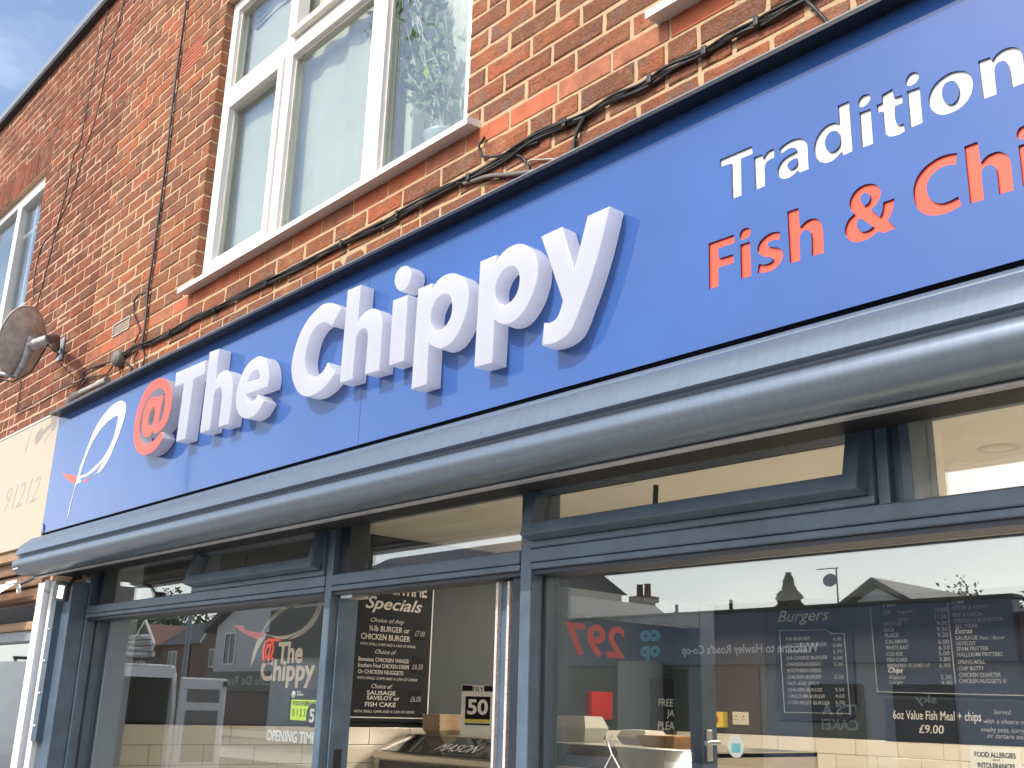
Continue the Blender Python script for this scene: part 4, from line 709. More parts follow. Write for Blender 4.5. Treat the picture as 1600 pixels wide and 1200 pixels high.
lb = dc-uy*.20; le = dc+nd*.30-uy*.18
obj('feed_arm', MB().tube([lb, le], .012, 8), 'dish steel', ds); obj('receiver', MB().lathe([(.0, 0), (.024, 0), (.030, .05), (.026, .10), (0, .10)], le, -nd, 12), 'white paint', ds)
obj('lead', MB().tube([lb+Vector((-.1, -.1, .0)), lb-Vector((0, 0, .03)), lb+Vector((.08, .06, .02)), lb+Vector((.10, .10, .14)), el+Vector((0, 0, -.03)), el+Vector((.05, .05, -.08)), wp+Vector((0, -.03, -.06))], .005, 6), 'cable black', ds)
# ================================================================== SHOP INTERIOR
def ring_flat(x, y, h):
    return MB().box(x-h, x+h, y-h, y-h+.02, CZ-.014, CZ-.0005).box(x-h, x+h, y+h-.02, y+h, CZ-.014, CZ-.0005).box(x-h, x-h+.02, y-h+.02, y+h-.02, CZ-.0138, CZ-.0005).box(x+h-.02, x+h, y-h+.02, y+h-.02, CZ-.0138, CZ-.0005)
LX, BY, CZ = -5.50, 4.60, 2.66
struct('shop_floor', MB().box(LX, 2.6, .17, BY, .05, .12), 'floor tile')
ceil = struct('shop_ceiling', MB().box(LX-.1, 2.6, .17, BY+.1, CZ, CZ+.1), 'ceiling paint')
lw = struct('interior_wall_left', MB().box(LX-.1, LX, .17, BY+.1, .1, CZ), 'dark wall paint')
bw = struct('interior_wall_back', MB().box(LX, 2.6, BY, BY+.1, .1, CZ), 'dark wall paint')
struct('interior_wall_right', MB().box(2.5, 2.6, .17, BY, .1, CZ), 'dark wall paint')
struct('added_dark_bulkhead', MB().box(LX+.001, 2.5, 4.02, BY-.001, 2.37, CZ-.001), "dark wall paint")  # dark block added to mask the bright ceiling at the back
obj('grout_bed', MB().box(LX, LX+.004, .17, 4.59, .12, 1.518), 'grout', lw); obj('grout_bed', MB().box(LX, 2.5, BY-.004, BY, .12, 1.518), 'grout', bw)
obj('reveal_panel', MB().box(LX+.001, LX+.02, .175, .31, .12, CZ-.01), 'coop wall', lw)
tb = MB().box(-.1485, .1485, -.0035, .0035, -.0485, .0485, .002)
tx = mesh_from('tile', tb); tx.materials.append(M['cream tile'])
tb2 = MB().box(-.0035, .0035, -.1485, .1485, -.0485, .0485, .002); ty = mesh_from('tile', tb2); ty.materials.append(M['cream tile'])
def tile(me, loc, par):
    o = bpy.data.objects.new('tile', me); COL.objects.link(o); o.location = loc; o.parent = par
for j in range(5):
    z = 1.469-.1*j
    for i in range(14): tile(ty, (LX+.0075, .46+.15*(j % 2)+.3*i, z), lw)
    if j % 2: h_ = bpy.data.objects.new('tile', ty); COL.objects.link(h_); h_.location = (LX+.0075, .386, z); h_.scale = (1, .49, 1); h_.parent = lw
    for i in range(24): tile(tx, (LX+.2+.15*(j % 2)+.3*i, BY-.0075, z), bw)
obj('tile_trim', MB().box(LX, LX+.010, .31, 4.59, 1.5185, 1.530), 'board black', lw)
for k, (px, py) in enumerate(((717, 796), (968, 754), (1560, 700))):
    d = ray(px, py); t_ = (CZ-CAM[2])/d.z; p = Vector(CAM)+d*t_
    dl = thing('downlight', ('round recessed ceiling downlight above the doorway', 'round recessed ceiling downlight seen through the open fanlight', 'round recessed ceiling downlight seen through the far right fanlight')[k], 'ceiling light', (p.x, p.y, CZ), 'recessed ceiling downlights')
    obj('rim', MB().lathe([(.055, -.001), (.058, -.006), (.075, -.004), (.078, -.0005)], (p.x, p.y, CZ), n=24), 'downlight ring', dl); obj('diffuser', MB().lathe([(0, -.002), (.055, -.002)], (p.x, p.y, CZ), n=24), 'ceiling paint', dl)
for k, (x_, y_) in enumerate(((-4.5, 3.2), (-2.7, 3.2), (-.9, 3.2), (.9, 3.2))):  # panels added out of view to brighten the shop interior
    cl_ = thing('added_ceiling_panel', 'added unseen ceiling panel brightening the shop, '+('nearest the left wall', 'second from the left wall', 'third from the left wall', 'furthest from the left wall')[k], 'ceiling light', (x_, y_, CZ), 'added unseen light panels in the shop ceiling')
    obj('frame', ring_flat(x_, y_, .225), 'downlight ring', cl_); obj('diffuser', MB().box(x_-.203, x_+.203, y_-.203, y_+.203, CZ-.010, CZ-.004), 'added panel glow', cl_)
U, V_ = (0, 1, 0), (0, 0, 1)
# lunchtime specials board on the left wall
bd = thing('specials_board', 'tall black lunchtime specials board with white lettering seen through the doorway', 'menu board', (LX, 1.9, 1.55))
BX = LX+.024
obj('panel', MB().box(LX+.001, BX, 1.545, 2.235, 1.548, 2.50, .003), 'board black', bd); obj('edge', MB().box(BX, BX+.0015, 2.222, 2.230, 1.575, 2.5).box(BX, BX+.0016, 1.55, 2.2218, 1.571, 1.577), 'print white', bd)
L1 = MB()
for s_, x0_, x1_, y, h, sh_, bo in (('LUNCHTIME', 577, 667, 924, .080, 0, .03), ('Specials', 571, 660, 949, .075, .35, .015), ('Choice of Any', 579, 632, 971, .026, .35, 0), ('¼lb BURGER or', 577, 640, 985, .034, 0, .01), ('CHICKEN BURGER', 564, 641, 997.5, .035, 0, .012), ('WITH SMALL CHIPS AND A CAN OF DRINK', 563, 650, 1007, .016, .3, 0),
                          ('Choice of', 586, 619, 1021, .026, .35, 0), ('Boneless CHICKEN WINGS', 560, 638.5, 1032, .024, 0, .01), ('Southern Fried CHICKEN STRIPS', 559, 639, 1041.5, .024, 0, .01), ('Or CHICKEN NUGGETS', 559, 630, 1051.5, .024, 0, .01), ('WITH SMALL CHIPS AND A CAN OF DRINK', 558, 653, 1060.5, .016, .3, 0),
                          ('Choice of', 580, 613, 1075, .026, .35, 0), ('SAUSAGE', 573, 618, 1085, .024, 0, .015), ('SAVELOY or', 573, 624, 1093, .024, 0, .015), ('FISH CAKE', 570, 618, 1103.5, .026, 0, .015), ('WITH SMALL CHIPS AND A CAN OF DRINK', 553, 648, 1113, .016, .3, 0)):
    q0, q1 = atx(x0_, y, BX+.0006), atx(x1_, y, BX+.0006); text(L1, s_, q0, U, V_, h, width=q1.y-q0.y, shear=sh_, bold=bo)
obj('lettering', L1, 'chalk', bd, 'white painted menu lettering')
for xa, xb, ya, yb, pr in ((645, 665, 975, 1000, '£7.00'), (641, 662, 1027, 1052, '£6.50'), (638, 659, 1079, 1103, '£6.00')):
    q0, q1 = atx(xa, yb, BX), atx(xb, ya, BX)
    pp = obj('price_plate', MB().box(BX, BX+.002, q0.y, q1.y, q0.z, q1.z), 'black print', bd); obj('price', text(MB(), pr, (BX+.0025, q0.y+.01, q0.z+.025), U, V_, .034, width=(q1.y-q0.y)*.85, shear=.2), 'chalk dim', pp)
ln = MB()
for y in (957, 1012, 1064, 1119): zy = atx(600, y, BX).z; ln.box(BX+.0004, BX+.0012, 1.62, 2.17, zy, zy+.002)
obj('rule', ln, 'black print', bd)
# frying range against the left wall
rg = thing('frying_range', 'stainless steel frying range with dark glass panel seen through the doorway', 'range', (-4.3, 2.4, .12))
RZ = 1.485
obj('body', MB().box(-5.44, -3.15, 1.87, 2.85, .12, 1.30, .01), 'stainless', rg); obj('top', MB().box(-5.44, -3.15, 2.08, 2.90, RZ-.03, RZ, .006), 'stainless', rg)
obj('sloping_glass', MB().prism([(0, 2.08, RZ-.004), (0, 2.09, RZ-.03), (0, 1.85, 1.375), (0, 1.84, 1.395)], (-5.40, 0, 0), (-3.21, 0, 0)), 'tinted glass panel', rg)
obj('front_rail', MB().box(-5.44, -3.15, 1.81, 1.86, 1.345, 1.390, .008), 'stainless', rg); obj('glass_front', MB().box(-5.38, -3.21, 1.838, 1.85, .9, 1.34), 'tinted glass panel', rg)
for x0_ in (-5.44, -3.20): obj('end_panel', MB().prism([(0, 2.06, RZ-.001), (0, 2.90, RZ-.001), (0, 2.90, 1.2), (0, 1.82, 1.2), (0, 1.82, 1.39)], (x0_, 0, 0), (x0_+.05, 0, 0)), 'stainless', rg)
obj('etched_letters', text(MB(), 'MASON', (-4.95, 1.875, 1.414), (1, 0, 0), Vector((0, .24, .09)).normalized(), .10, width=.34, depth=.001), 'chalk dim', rg)
def tray(mb, x, y, z, w, d, h, lip=.006):
    a, b = w/2, d/2; k = .78
    lo = [(x-a*k, y-b*k, z), (x+a*k, y-b*k, z), (x+a*k, y+b*k, z), (x-a*k, y+b*k, z)]; hi = [(x-a, y-b, z+h), (x+a, y-b, z+h), (x+a, y+b, z+h), (x-a, y+b, z+h)]; l2 = [(p[0], p[1], z+h+lip) for p in hi]
    return mb.add(lo+hi+l2, [(3, 2, 1, 0), (0, 1, 5, 4), (1, 2, 6, 5), (2, 3, 7, 6), (3, 0, 4, 7), (4, 5, 9, 8), (5, 6, 10, 9), (6, 7, 11, 10), (7, 4, 8, 11), (8, 9, 10, 11)])
st = thing('tray_stack', 'stack of pale kraft food trays on the range beside the award card', 'food trays', (-5.30, 2.22, RZ))
for j in range(10): obj('tray', tray(MB(), -5.30+random.uniform(-.003, .003), 2.23, RZ+.001+.0095*j, .17, .22, .028, .003), 'kraft tray', st)
aw2 = thing('award_card', 'white FRY award card reading 50 standing on the range', 'card', (-5.06, 2.28, RZ)); cpz = (-5.06, 2.28, RZ); CR = R(42)
def card(name, mb, mat, par): mb.v = [(x-5.06, y+2.28, z+RZ+.001) for x, y, z in mb.v]; mb.rot(cpz, (0, 0, 1), CR); return obj(name, mb, mat, par)
card('card', MB().box(-.10, .10, 0, .006, 0, .29), 'print white', aw2); card('band', MB().box(-.098, -.035, -.0012, 0, .255, .288).box(.035, .098, -.0012, 0, .255, .288), 'black print', aw2)
card('title', text(MB(), 'FRY', (-.032, -.001, .252), (1, 0, 0), V_, .030, width=.064), 'black print', aw2)
bk2 = card('badge', MB().box(-.075, .075, -.0012, 0, .095, .225), 'black print', aw2); card('number', text(MB(), '50', (-.062, -.0022, .125), (1, 0, 0), V_, .085, width=.124, bold=.03), 'print white', bk2)
card('stripe', MB().box(-.075, .075, -.0018, 0, .076, .0945), 'yellow print', aw2); card('stripe', MB().box(-.075, .075, -.0016, 0, .062, .072), 'black print', aw2)
def foam(name, px, py, w, h, label):
    y = 2.40; p = at(px, py, y); o = MB(); tray(o, p.x, y, RZ+.001, w, .18, h*.55, .0)
    t = thing(name, label, 'food box', (p.x, y, RZ)); obj('base', o, 'polystyrene', t)
    l = MB(); tray(l, p.x, y, 0, w, .18, h*.45, .004); l.v = [(a, b, RZ+h+.004-c) for a, b, c in l.v]; l.f = [f[::-1] for f in l.f]; obj('lid', l, 'polystyrene', t); return t
foam('foam_box', 872, 1150, .24, .10, 'foam food box furthest left on the range behind the right window')
foam('foam_box', 906, 1150, .26, .13, 'tallest foam food box on the range behind the right window')
foam('foam_box', 1004, 1160, .20, .07, 'small foam food box on its own left of the amber tray')
at_ = thing('amber_tray', 'amber plastic tray on the range left of the door handle', 'tray', (-3.42, 2.30, RZ)); p = at(1044, 1160, 2.3)
obj('dish', tray(MB(), p.x, 2.30, RZ+.001, .25, .2, .05), 'amber plastic', at_)
# things on the left wall deep in the shop
fb = thing('fire_blanket_box', 'red fire blanket box on the dark wall behind the range', 'box', tuple(atx(932, 1102, LX)))
c0, c1 = atx(916, 1080, LX), atx(948, 1124, LX)
obj('case', MB().box(LX, LX+.06, c0.y, c1.y, c1.z, c0.z, .008), 'red enamel', fb); obj('flap', MB().box(LX+.06, LX+.066, c0.y+.015, c1.y-.015, c1.z+.02, c0.z-.06, .003), 'red enamel', fb)
for s in (.35, .7): obj('pull_tape', MB().box(LX+.02, LX+.026, c0.y+(c1.y-c0.y)*s, c0.y+(c1.y-c0.y)*s+.025, c1.z-.22, c1.z), 'black print', fb)
ck = thing('chalk_notice', 'black board chalked FREE GLASS JARS PLEASE ASK behind the open door', 'notice board', tuple(atx(1050, 1120, LX)))
a0 = atx(1018, 1080, LX+.02); a1 = atx(1080, 1155, LX+.02)
obj('panel', MB().box(LX+.002, LX+.02, a0.y, a1.y+.35, a1.z, a0.z+.1, .003), 'board black', ck); tt = MB()
for s_, x0_, x1_, y, h in (('FREE GLASS', 1029, 1085, 1103, .055), ('JARS', 1042, 1065, 1119, .05), ('PLEASE ASK', 1028, 1088, 1140, .062)):
    q0, q1 = atx(x0_, y, LX+.021), atx(x1_, y, LX+.021); text(tt, s_, (LX+.021, q0.y, q0.z), U, V_, h, width=q1.y-q0.y, shear=.08)
obj('lettering', tt, 'chalk', ck)
# back wall: boards, sockets
bwp = obj('taupe_panel', MB().box(at(1108, 1000, BY).x, at(1195, 1000, BY).x, BY-.006, BY-.001, 1.522, CZ-.01), 'taupe wall', bw)
def BW(px, py, d=0): return at(px, py, BY-.012-d)
def bt(mb, s_, px0, px1, py, h, shear=0, bold=0, d=.009):
    a, b = BW(px0, py, d), BW(px1, py, d); return text(mb, s_, a, (1, 0, 0), V_, h*4.0e-3, width=b.x-a.x, shear=shear, bold=bold)
bb = thing('burger_menu_board', 'dark burger menu board with cut-out top on the back wall', 'menu board', tuple(BW(1275, 1125)))
q = [BW(1213, 985), BW(1213, 1110), BW(1222, 1125), BW(1325, 1127), BW(1338, 1115), BW(1330, 952), BW(1318, 948), BW(1225, 952)]
obj('panel', MB().prism(q, (0, -.006, 0), (0, .010, 0)), 'board slate', bb)
fl = [BW(1219, 985), BW(1292, 984), BW(1300, 990), BW(1320, 990), BW(1330, 1115), BW(1227, 1113), BW(1219, 985)]
obj('border', MB().tube([p+Vector((0, -.009, 0)) for p in fl], .0035, 5), 'chalk dim', bb)
bl_ = MB(); bt(bl_, 'Burgers', 1215, 1296, 972, 20, .35, .01)
obj('title', bl_, 'chalk', bb)
il = MB(); pr_ = MB()
for i, s_ in enumerate(('¼lb BURGER', '¼lb CHEESE BURGER', '½lb BURGER', '½lb CHEESE BURGER', 'CHICKEN BURGER', 'SOUTHERN FRIED', 'CHICKEN BURGER', 'HOT AND SPICY', 'CHICKEN BURGER', 'HALLOUMI BURGER', 'COD FILLET BURGER')):
    y = 1001+i*9.9; x0_ = 1227+i*.55; bt(il, s_, x0_, x0_+len(s_)*3.6+3, y, 6, .15, .006)
    if i not in (5, 7): bt(pr_, ('4.00', '5.00', '5.70', '6.00', '5.00', '', '5.20', '', '5.50', '4.60', '6.00')[i], 1301+i*.5, 1315+i*.5, y, 6)
obj('items', il, 'chalk dim', bb); obj('prices', pr_, 'chalk dim', bb)
obj('burger_picture', MB().lathe([(.0, 0), (.07, 0), (.072, .004), (.0, .005)], BW(1305, 967, .001), (0, -1, 0), 20), 'burger print', bb)
mb_ = thing('fish_menu_board', 'wide dark fish and pies menu board on the back wall', 'menu board', tuple(BW(1470, 1080)))
q = [BW(1357, 936), BW(1374, 1083), BW(1640, 1092), BW(1640, 905)]
obj('panel', MB().prism(q, (0, -.006, 0), (0, .010, 0)), 'board slate', mb_)
obj('border', MB().tube([p+Vector((0, -.009, 0)) for p in (BW(1360, 940), BW(1372, 1081), BW(1640, 1088))], .0035, 5).tube([p+Vector((0, -.009, 0)) for p in (BW(1481, 942), BW(1494, 1068))], .003, 5), 'chalk dim', mb_)
il, hd, pr_ = MB(), MB(), MB()
for s_, x, y, w in (('COD', 1380, 959.5, 12), ('HADDOCK', 1381, 978, 28), ('ROCK', 1382, 987, 16), ('PLAICE', 1383, 996, 21), ('CALAMARI', 1384, 1005.5, 34), ('WHITE BAIT', 1384, 1015, 36), ('COD ROE', 1385, 1025, 26), ('FISH CAKE', 1386, 1034, 32), ('BREADED SCAMPI 10', 1387, 1043, 66),
                    ('STEAK & KIDNEY', 1489, 953, 60), ('BEEF & ONION', 1489, 964, 46), ('CHICKEN & MUSHROOM', 1490, 973, 77), ('ALL STEAK', 1492, 981.5, 37), ('SAUSAGE', 1493, 1000, 35), ('SAVELOY', 1494, 1008.5, 31), ('SPAM FRITTER', 1495, 1017, 50), ('HALLOUMI FRITTERS', 1496, 1026, 71), ('SPRING ROLL', 1497, 1037.5, 43), ('CHIP BUTTY', 1498, 1047.5, 40), ('CHICKEN QUARTER', 1499, 1057.5, 65), ("CHICKEN NUGGETS '6'", 1499, 1067, 74)): bt(il, s_, x, x+w, y, 6.2, 0, .006)
for s_, x, y, w in (('Regular', 1402, 958.5, 25), ('Large', 1403, 970, 18), ('Regular', 1389, 1060.5, 27), ('Large', 1389, 1068, 22), ('Plain / Batter', 1530, 999.5, 41)): bt(il, s_, x, x+w, y, 5.5, .35)
for s_, x, y, w in (('Fish', 1380, 948, 20), ('Pies', 1488, 943, 19), ('Extras', 1492, 990, 28), ('Chips', 1388, 1051, 23)): bt(hd, s_, x, x+w, y, 8, .35, .012)
for s_, x, y in (('10.00', 1462, 956), ('11.50', 1462, 967), ('9.00', 1464, 977), ('9.50', 1464, 986), ('9.20', 1465, 995), ('6.00', 1466, 1006), ('6.50', 1467, 1015), ('5.00', 1467, 1024), ('3.80', 1468, 1033), ('6.90', 1468, 1043), ('3.30', 1470, 1061), ('4.40', 1471, 1070)): bt(pr_, s_, x, x+17, y, 6.5)
obj('items', il, 'chalk dim', mb_); obj('headings', hd, 'chalk', mb_); obj('prices', pr_, 'chalk dim', mb_)
mc = thing('value_meal_board', 'dark strip chalked with the value fish meal offer above the tiles', 'notice board', tuple(BW(1480, 1150)))
obj('panel', MB().prism([BW(1382, 1092), BW(1385, 1158), BW(1640, 1168), BW(1640, 1098)], (0, -.004, 0), (0, .010, 0)), 'board slate', mc); tt = MB()
bt(tt, '6oz Value Fish Meal + chips', 1396, 1533, 1123, 14, .1, .005, .005); bt(tt, '£9.00', 1436, 1475, 1145, 13, .15, .006, .005); obj('lettering', tt, 'chalk', mc)
t2 = MB(); bt(t2, 'Served', 1553, 1580, 1116, 7, .2, 0, .005); bt(t2, 'with a choice of', 1537, 1605, 1130, 7, .2, 0, .005); bt(t2, 'mushy peas, curry sauce', 1533, 1625, 1143, 7, .2, 0, .005); bt(t2, 'or tartare sauce', 1543, 1612, 1153, 7, .2, 0, .005); obj('small_lettering', t2, 'chalk dim', mc)
al = thing('allergy_notice', 'white food allergies and intolerances notice on the tiles', 'notice', tuple(BW(1555, 1200)))
obj('sheet', MB().prism([BW(1516, 1166), BW(1520, 1215), BW(1598, 1222), BW(1594, 1170)], (0, -.004, 0), (0, 0, 0)), 'print white', al); tt = MB()
bt(tt, 'FOOD ALLERGIES', 1523, 1587, 1182, 7.5, 0, .02, .006); bt(tt, 'and', 1551, 1562, 1189, 4.5, 0, 0, .006); bt(tt, 'INTOLERANCES', 1528, 1586, 1199, 7.5, 0, .02, .006); obj('lettering', tt, 'black print', al)
sw = thing('isolator_switch', 'yellow isolator with red knob beside the socket on the back wall', 'switch', tuple(BW(1125, 1125)))
a, b = BW(1116, 1112), BW(1137, 1137); obj('case', MB().box(a.x, b.x, BY-.07, BY-.006, b.z, a.z, .006), 'yellow plastic', sw); obj('knob', MB().lathe([(.0, .03), (.035, .03), (.04, .0)], ((a.x+b.x)/2-.02, BY-.07, (a.z+b.z)/2), (0, -1, 0), 16), 'red enamel', sw)
so = thing('wall_socket', 'cream double wall socket above the back wall tiles', 'socket', tuple(BW(1157, 1122))); a, b = BW(1145, 1112), BW(1170, 1133)
pt = obj('plate', MB().box(a.x, b.x, BY-.02, BY-.006, b.z, a.z, .004), 'socket white', so)
for s in (.25, .7):
    xm = a.x+(b.x-a.x)*s; zm = (a.z+b.z)/2; obj('pin_hole', MB().box(xm-.004, xm+.004, BY-.0206, BY-.0201, zm+.008, zm+.02).box(xm-.014, xm-.006, BY-.0206, BY-.0201, zm-.012, zm-.007).box(xm+.006, xm+.014, BY-.0206, BY-.0201, zm-.012, zm-.007), 'black print', pt)
# ------------------------------------------------------------------ lettering on the glass
GF = GY+.0085   # lettering is stuck to the inside of the panes
wd = thing('window_decal', 'cream and orange fish logo and shop name decal on the left window', 'decal', tuple(at(420, 1050, GF)))
obj('logo_loop', shape(MB(), [smooth_poly(c) for c in scaled(G['vfish'], 1.0266, 0, 1.65, 0, 1.65)], GF, .0004), 'cream vinyl', wd); obj('logo_tail', shape(shape(MB(), [smooth_poly(c) for c in scaled(G['vtail'], 1.0266, 0, 1.65, 0, 1.65)], GF, .0005), [smooth_poly(c) for c in scaled(G['vtail2'], 1.0266, 0, 1.65, 0, 1.65)], GF, .0005), 'red vinyl', wd)
def gt(mb, s_, px0, px1, py, h, bold=0, shear=0):
    a, b = at(px0, py, GF-.0005), at(px1, py, GF-.0005); return text(mb, s_, a, (1, 0, 0), V_, h, width=b.x-a.x, bold=bold, shear=shear)
obj('at_sign', gt(MB(), '@', 409, 428, 1029, .075, .03), 'red vinyl', wd); obj('name', gt(gt(MB(), 'The', 433, 472, 1035.5, .078, .03), 'Chippy', 406, 491, 1062.5, .078, .03), 'cream vinyl', wd)
hy = thing('hygiene_sticker', 'black and lime food hygiene rating sticker low on the left window', 'sticker', tuple(at(472, 1130, GF)))
a, b = at(453, 1076, GF), at(497, 1132, GF)
hb = obj('backing', MB().box(a.x, b.x, GF-.0005, GF, b.z, a.z), 'black print', hy)
c_, d_ = at(456, 1093, GF), at(497, 1127, GF); obj('green_panel', MB().box(c_.x, b.x, GF-.001, GF-.0006, d_.z, c_.z), 'lime print', hy)
tt = MB(); gt(tt, 'FOOD HYGIENE RATING', 458, 500, 1102, .016, .01); gt(tt, '0 1 2 3 4', 457, 483, 1119, .028); tt.v = [(x, y-.001, z) for x, y, z in tt.v]; obj('print', tt, 'black print', hy)
q = at(489, 1118, GF); bdg = obj('score_disc', MB().lathe([(0, .002), (.042, .002), (.042, .001)], (q.x, GF-.001, q.z), (0, -1, 0), 18), 'black print', hy)
t5 = MB(); text(t5, '5', (q.x-.018, GF-.0036, q.z-.022), (1, 0, 0), V_, .046, width=.034, bold=.03); obj('score', t5, 'print white', bdg)
obj('crest', MB().lathe([(0, .0015), (.014, .0015), (.014, .0006)], at(459, 1085, GF), (0, -1, 0), 12), 'print white', hy); tt = MB(); gt(tt, 'Food', 464, 470, 1083, .010, .01); gt(tt, 'Standards', 464, 474, 1087, .010, .01); obj('title', tt, 'print white', hy)
tag(obj('opening_times_lettering', gt(MB(), 'OPENING TIMES', 416, 498, 1156.5, .040, .02), 'white vinyl'), 'white OPENING TIMES lettering at the bottom of the left window', 'lettering')
sc_ = thing('suction_hook', 'clear suction hook with a string on the right window', 'hook', tuple(at(955, 1160, GY-.004))); q = at(955, 1160, GY-.004)
obj('cup', MB().lathe([(.018, 0), (.016, .003), (.006, .008), (.004, .014), (0, .015)], q, (0, -1, 0), 16), 'clear plastic', sc_); s1, s2, s0 = at(945, 1200, GY-.012), at(969, 1202, GY-.012), at(956, 1178, GY-.016)
obj('string', MB().tube([s1, s0, s2], .0018, 5).tube([q+Vector((0, -.012, 0)), s0], .0018, 5), 'white vinyl', sc_)
el_ = thing('bag_sticker', 'white oval sticker with a pale blue bag on the right window', 'sticker', tuple(at(1150, 1168, GF))); q = at(1150, 1166, GF); ex, ez = at(1162.5, 1166, GF).x-q.x, .026
ov = [(q.x+ex*math.cos(a), q.z+ez*math.sin(a)) for a in np.linspace(0, 6.2832, 29)[:-1]]
obj('oval', shape(MB(), [ov], GF, .0004), 'print white', el_); obj('bag', shape(MB(), [[(q.x-ex*.55, q.z-ez*.55), (q.x+ex*.55, q.z-ez*.55), (q.x+ex*.55, q.z+ez*.25), (q.x-ex*.55, q.z+ez*.25)]], GF-.0005, .0004), 'teal print', el_)
# ================================================================== ACROSS THE STREET (seen in the glass)
def mir(px, py, D):
    """place across the street whose mirror image stands D metres behind the lens plane of the glass"""
    p = at(px, py, D-2.0); return Vector((p.x, 2*GY-p.y, p.z))
D1 = 23.0; FY = 2*GY-(D1-2)          # front plane of the far shops
cp = thing('convenience_store', 'single-storey store with dark fascia across the street, reflected in the right window', 'shop', (-17, FY, 0))
obj('wall', MB().box(-30, -9.9, FY-9, FY-.4, 0, 4.0), 'coop wall', cp); obj('fascia', MB().box(-30.2, -9.9, FY-.39, FY, 2.87, 4.18, .02), 'coop fascia', cp); obj('parapet', MB().box(-30.25, -9.85, FY-.4, FY+.05, 4.181, 4.26), 'bitumen', cp)
obj('shop_window', MB().box(-29.5, -16.6, FY-.395, FY-.33, .4, 2.8), 'dark window', cp)
for k, (x0_, x1_, s_) in enumerate(((-15.1, -13.7, "IT'S A\nCAKE!"), (-12.95, -11.5, 'sky'))):
    pn = obj('poster_panel', MB().box(x0_, x1_, FY-.395, FY-.30, .1, 2.42, .05), 'black print', cp); tt = MB()
    if k == 0:
        text(tt, "IT'S A", (x1_-.15, FY-.299, 1.72), (-1, 0, 0), V_, .24, width=.95, bold=.03); text(tt, 'CAKE!', (x1_-.15, FY-.299, 1.38), (-1, 0, 0), V_, .24, width=.98, bold=.03)
    else: text(tt, 'sky', (x1_-.4, FY-.299, 2.02), (-1, 0, 0), V_, .18, width=.5, bold=.02)
    obj('poster_text', tt, 'chalk dim', pn)
obj('column', MB().lathe([(.62, 0), (.62, 2.86)], (-20.1, FY+.2, .1), n=28), 'pale column', cp)
tt = MB(); text(tt, "Welcome to Hawley Road's Co-op", (-14.6, FY+.004, 3.16), (-1, 0, 0), V_, .22, width=4.2, bold=.02); obj('fascia_lettering', tt, 'white vinyl', cp)
tt = MB(); text(tt, 'co', (-19.55, FY+.004, 3.55), (-1, 0, 0), V_, .40, width=.72, bold=.05); text(tt, 'op', (-19.55, FY+.004, 3.13), (-1, 0, 0), V_, .40, width=.72, bold=.05); obj('logo', tt, 'teal print', cp)
obj('brick_end', MB().box(-9.88, -6.2, FY-8, FY-.2, 0, 3.9), 'house brick', cp)
rb = thing('chimney_house', 'dark roofed house with a tall chimney stack behind the store', 'house', (-27, FY-10, 0))
H0 = 2*GY-(34-2)
obj('wall', MB().box(-40, -29.5, H0-8, H0, 0, 4.9), 'house brick', rb); obj('roof', MB().prism([(0, H0+.4, 4.9), (0, H0-4, 5.95), (0, H0-8.4, 4.9)], (-40, 0, 0), (-29.3, 0, 0)), 'roof tile', rb)
ch_ = obj('chimney', MB().box(-30.85, -30.15, H0-1.2, H0-.5, 4.8, 6.1).box(-30.95, -30.05, H0-1.3, H0-.4, 6.101, 6.35), 'house brick', rb)
for s in (-30.72, -30.28): obj('chimney_pot', MB().lathe([(.15, 0), (.13, .5), (.17, .52), (.10, .52)], (s, H0-.85, 6.35), n=12), 'roof tile', ch_)
sr = thing('slate_house', 'slate roofed house at the far left of the store', 'house', (-27, FY-2, 0))
obj('wall', MB().box(-44, -26.2, FY-9.2, FY-2.0, 0, 3.6), 'render white', sr); obj('roof', MB().prism([(-44, FY-1.7, 3.5), (-24.4, FY-1.7, 3.5), (-27.5, FY-1.7, 5.6), (-44, FY-1.7, 5.6)], (0, 0, 0), (0, -7.4, 0)), 'slate roof', sr)
gh = thing('gable_house', 'house with steep dark gable behind the store', 'house', (-17, FY-10, 0)); g0 = H0
obj('wall', MB().box(-20.6, -17.7, g0-7, g0, 0, 5.2), 'render white', gh); obj('gable', MB().prism([(-20.6, g0, 5.2), (-17.7, g0, 5.2), (-19.2, g0, 5.95)], (0, -7, 0), (0, 0, 0)), 'render white', gh)
obj('roof', MB().prism([(-20.9, g0+.3, 5.1), (-19.2, g0+.3, 6.1), (-17.4, g0+.3, 5.1), (-17.4, g0+.3, 5.25), (-19.2, g0+.3, 6.3), (-20.9, g0+.3, 5.25)], (0, -7.6, 0), (0, 0, 0)), 'slate roof', gh)
obj('aerial', MB().tube([(-20.7, g0, 5.2), (-20.7, g0, 6.75)], .03).tube([(-21.5, g0, 6.75), (-20.6, g0, 6.75)], .02).lathe([(0, 0), (.26, .05)], (-20.9, g0+.1, 6.3), (.3, 1, .4), 16), 'lead grey', gh)
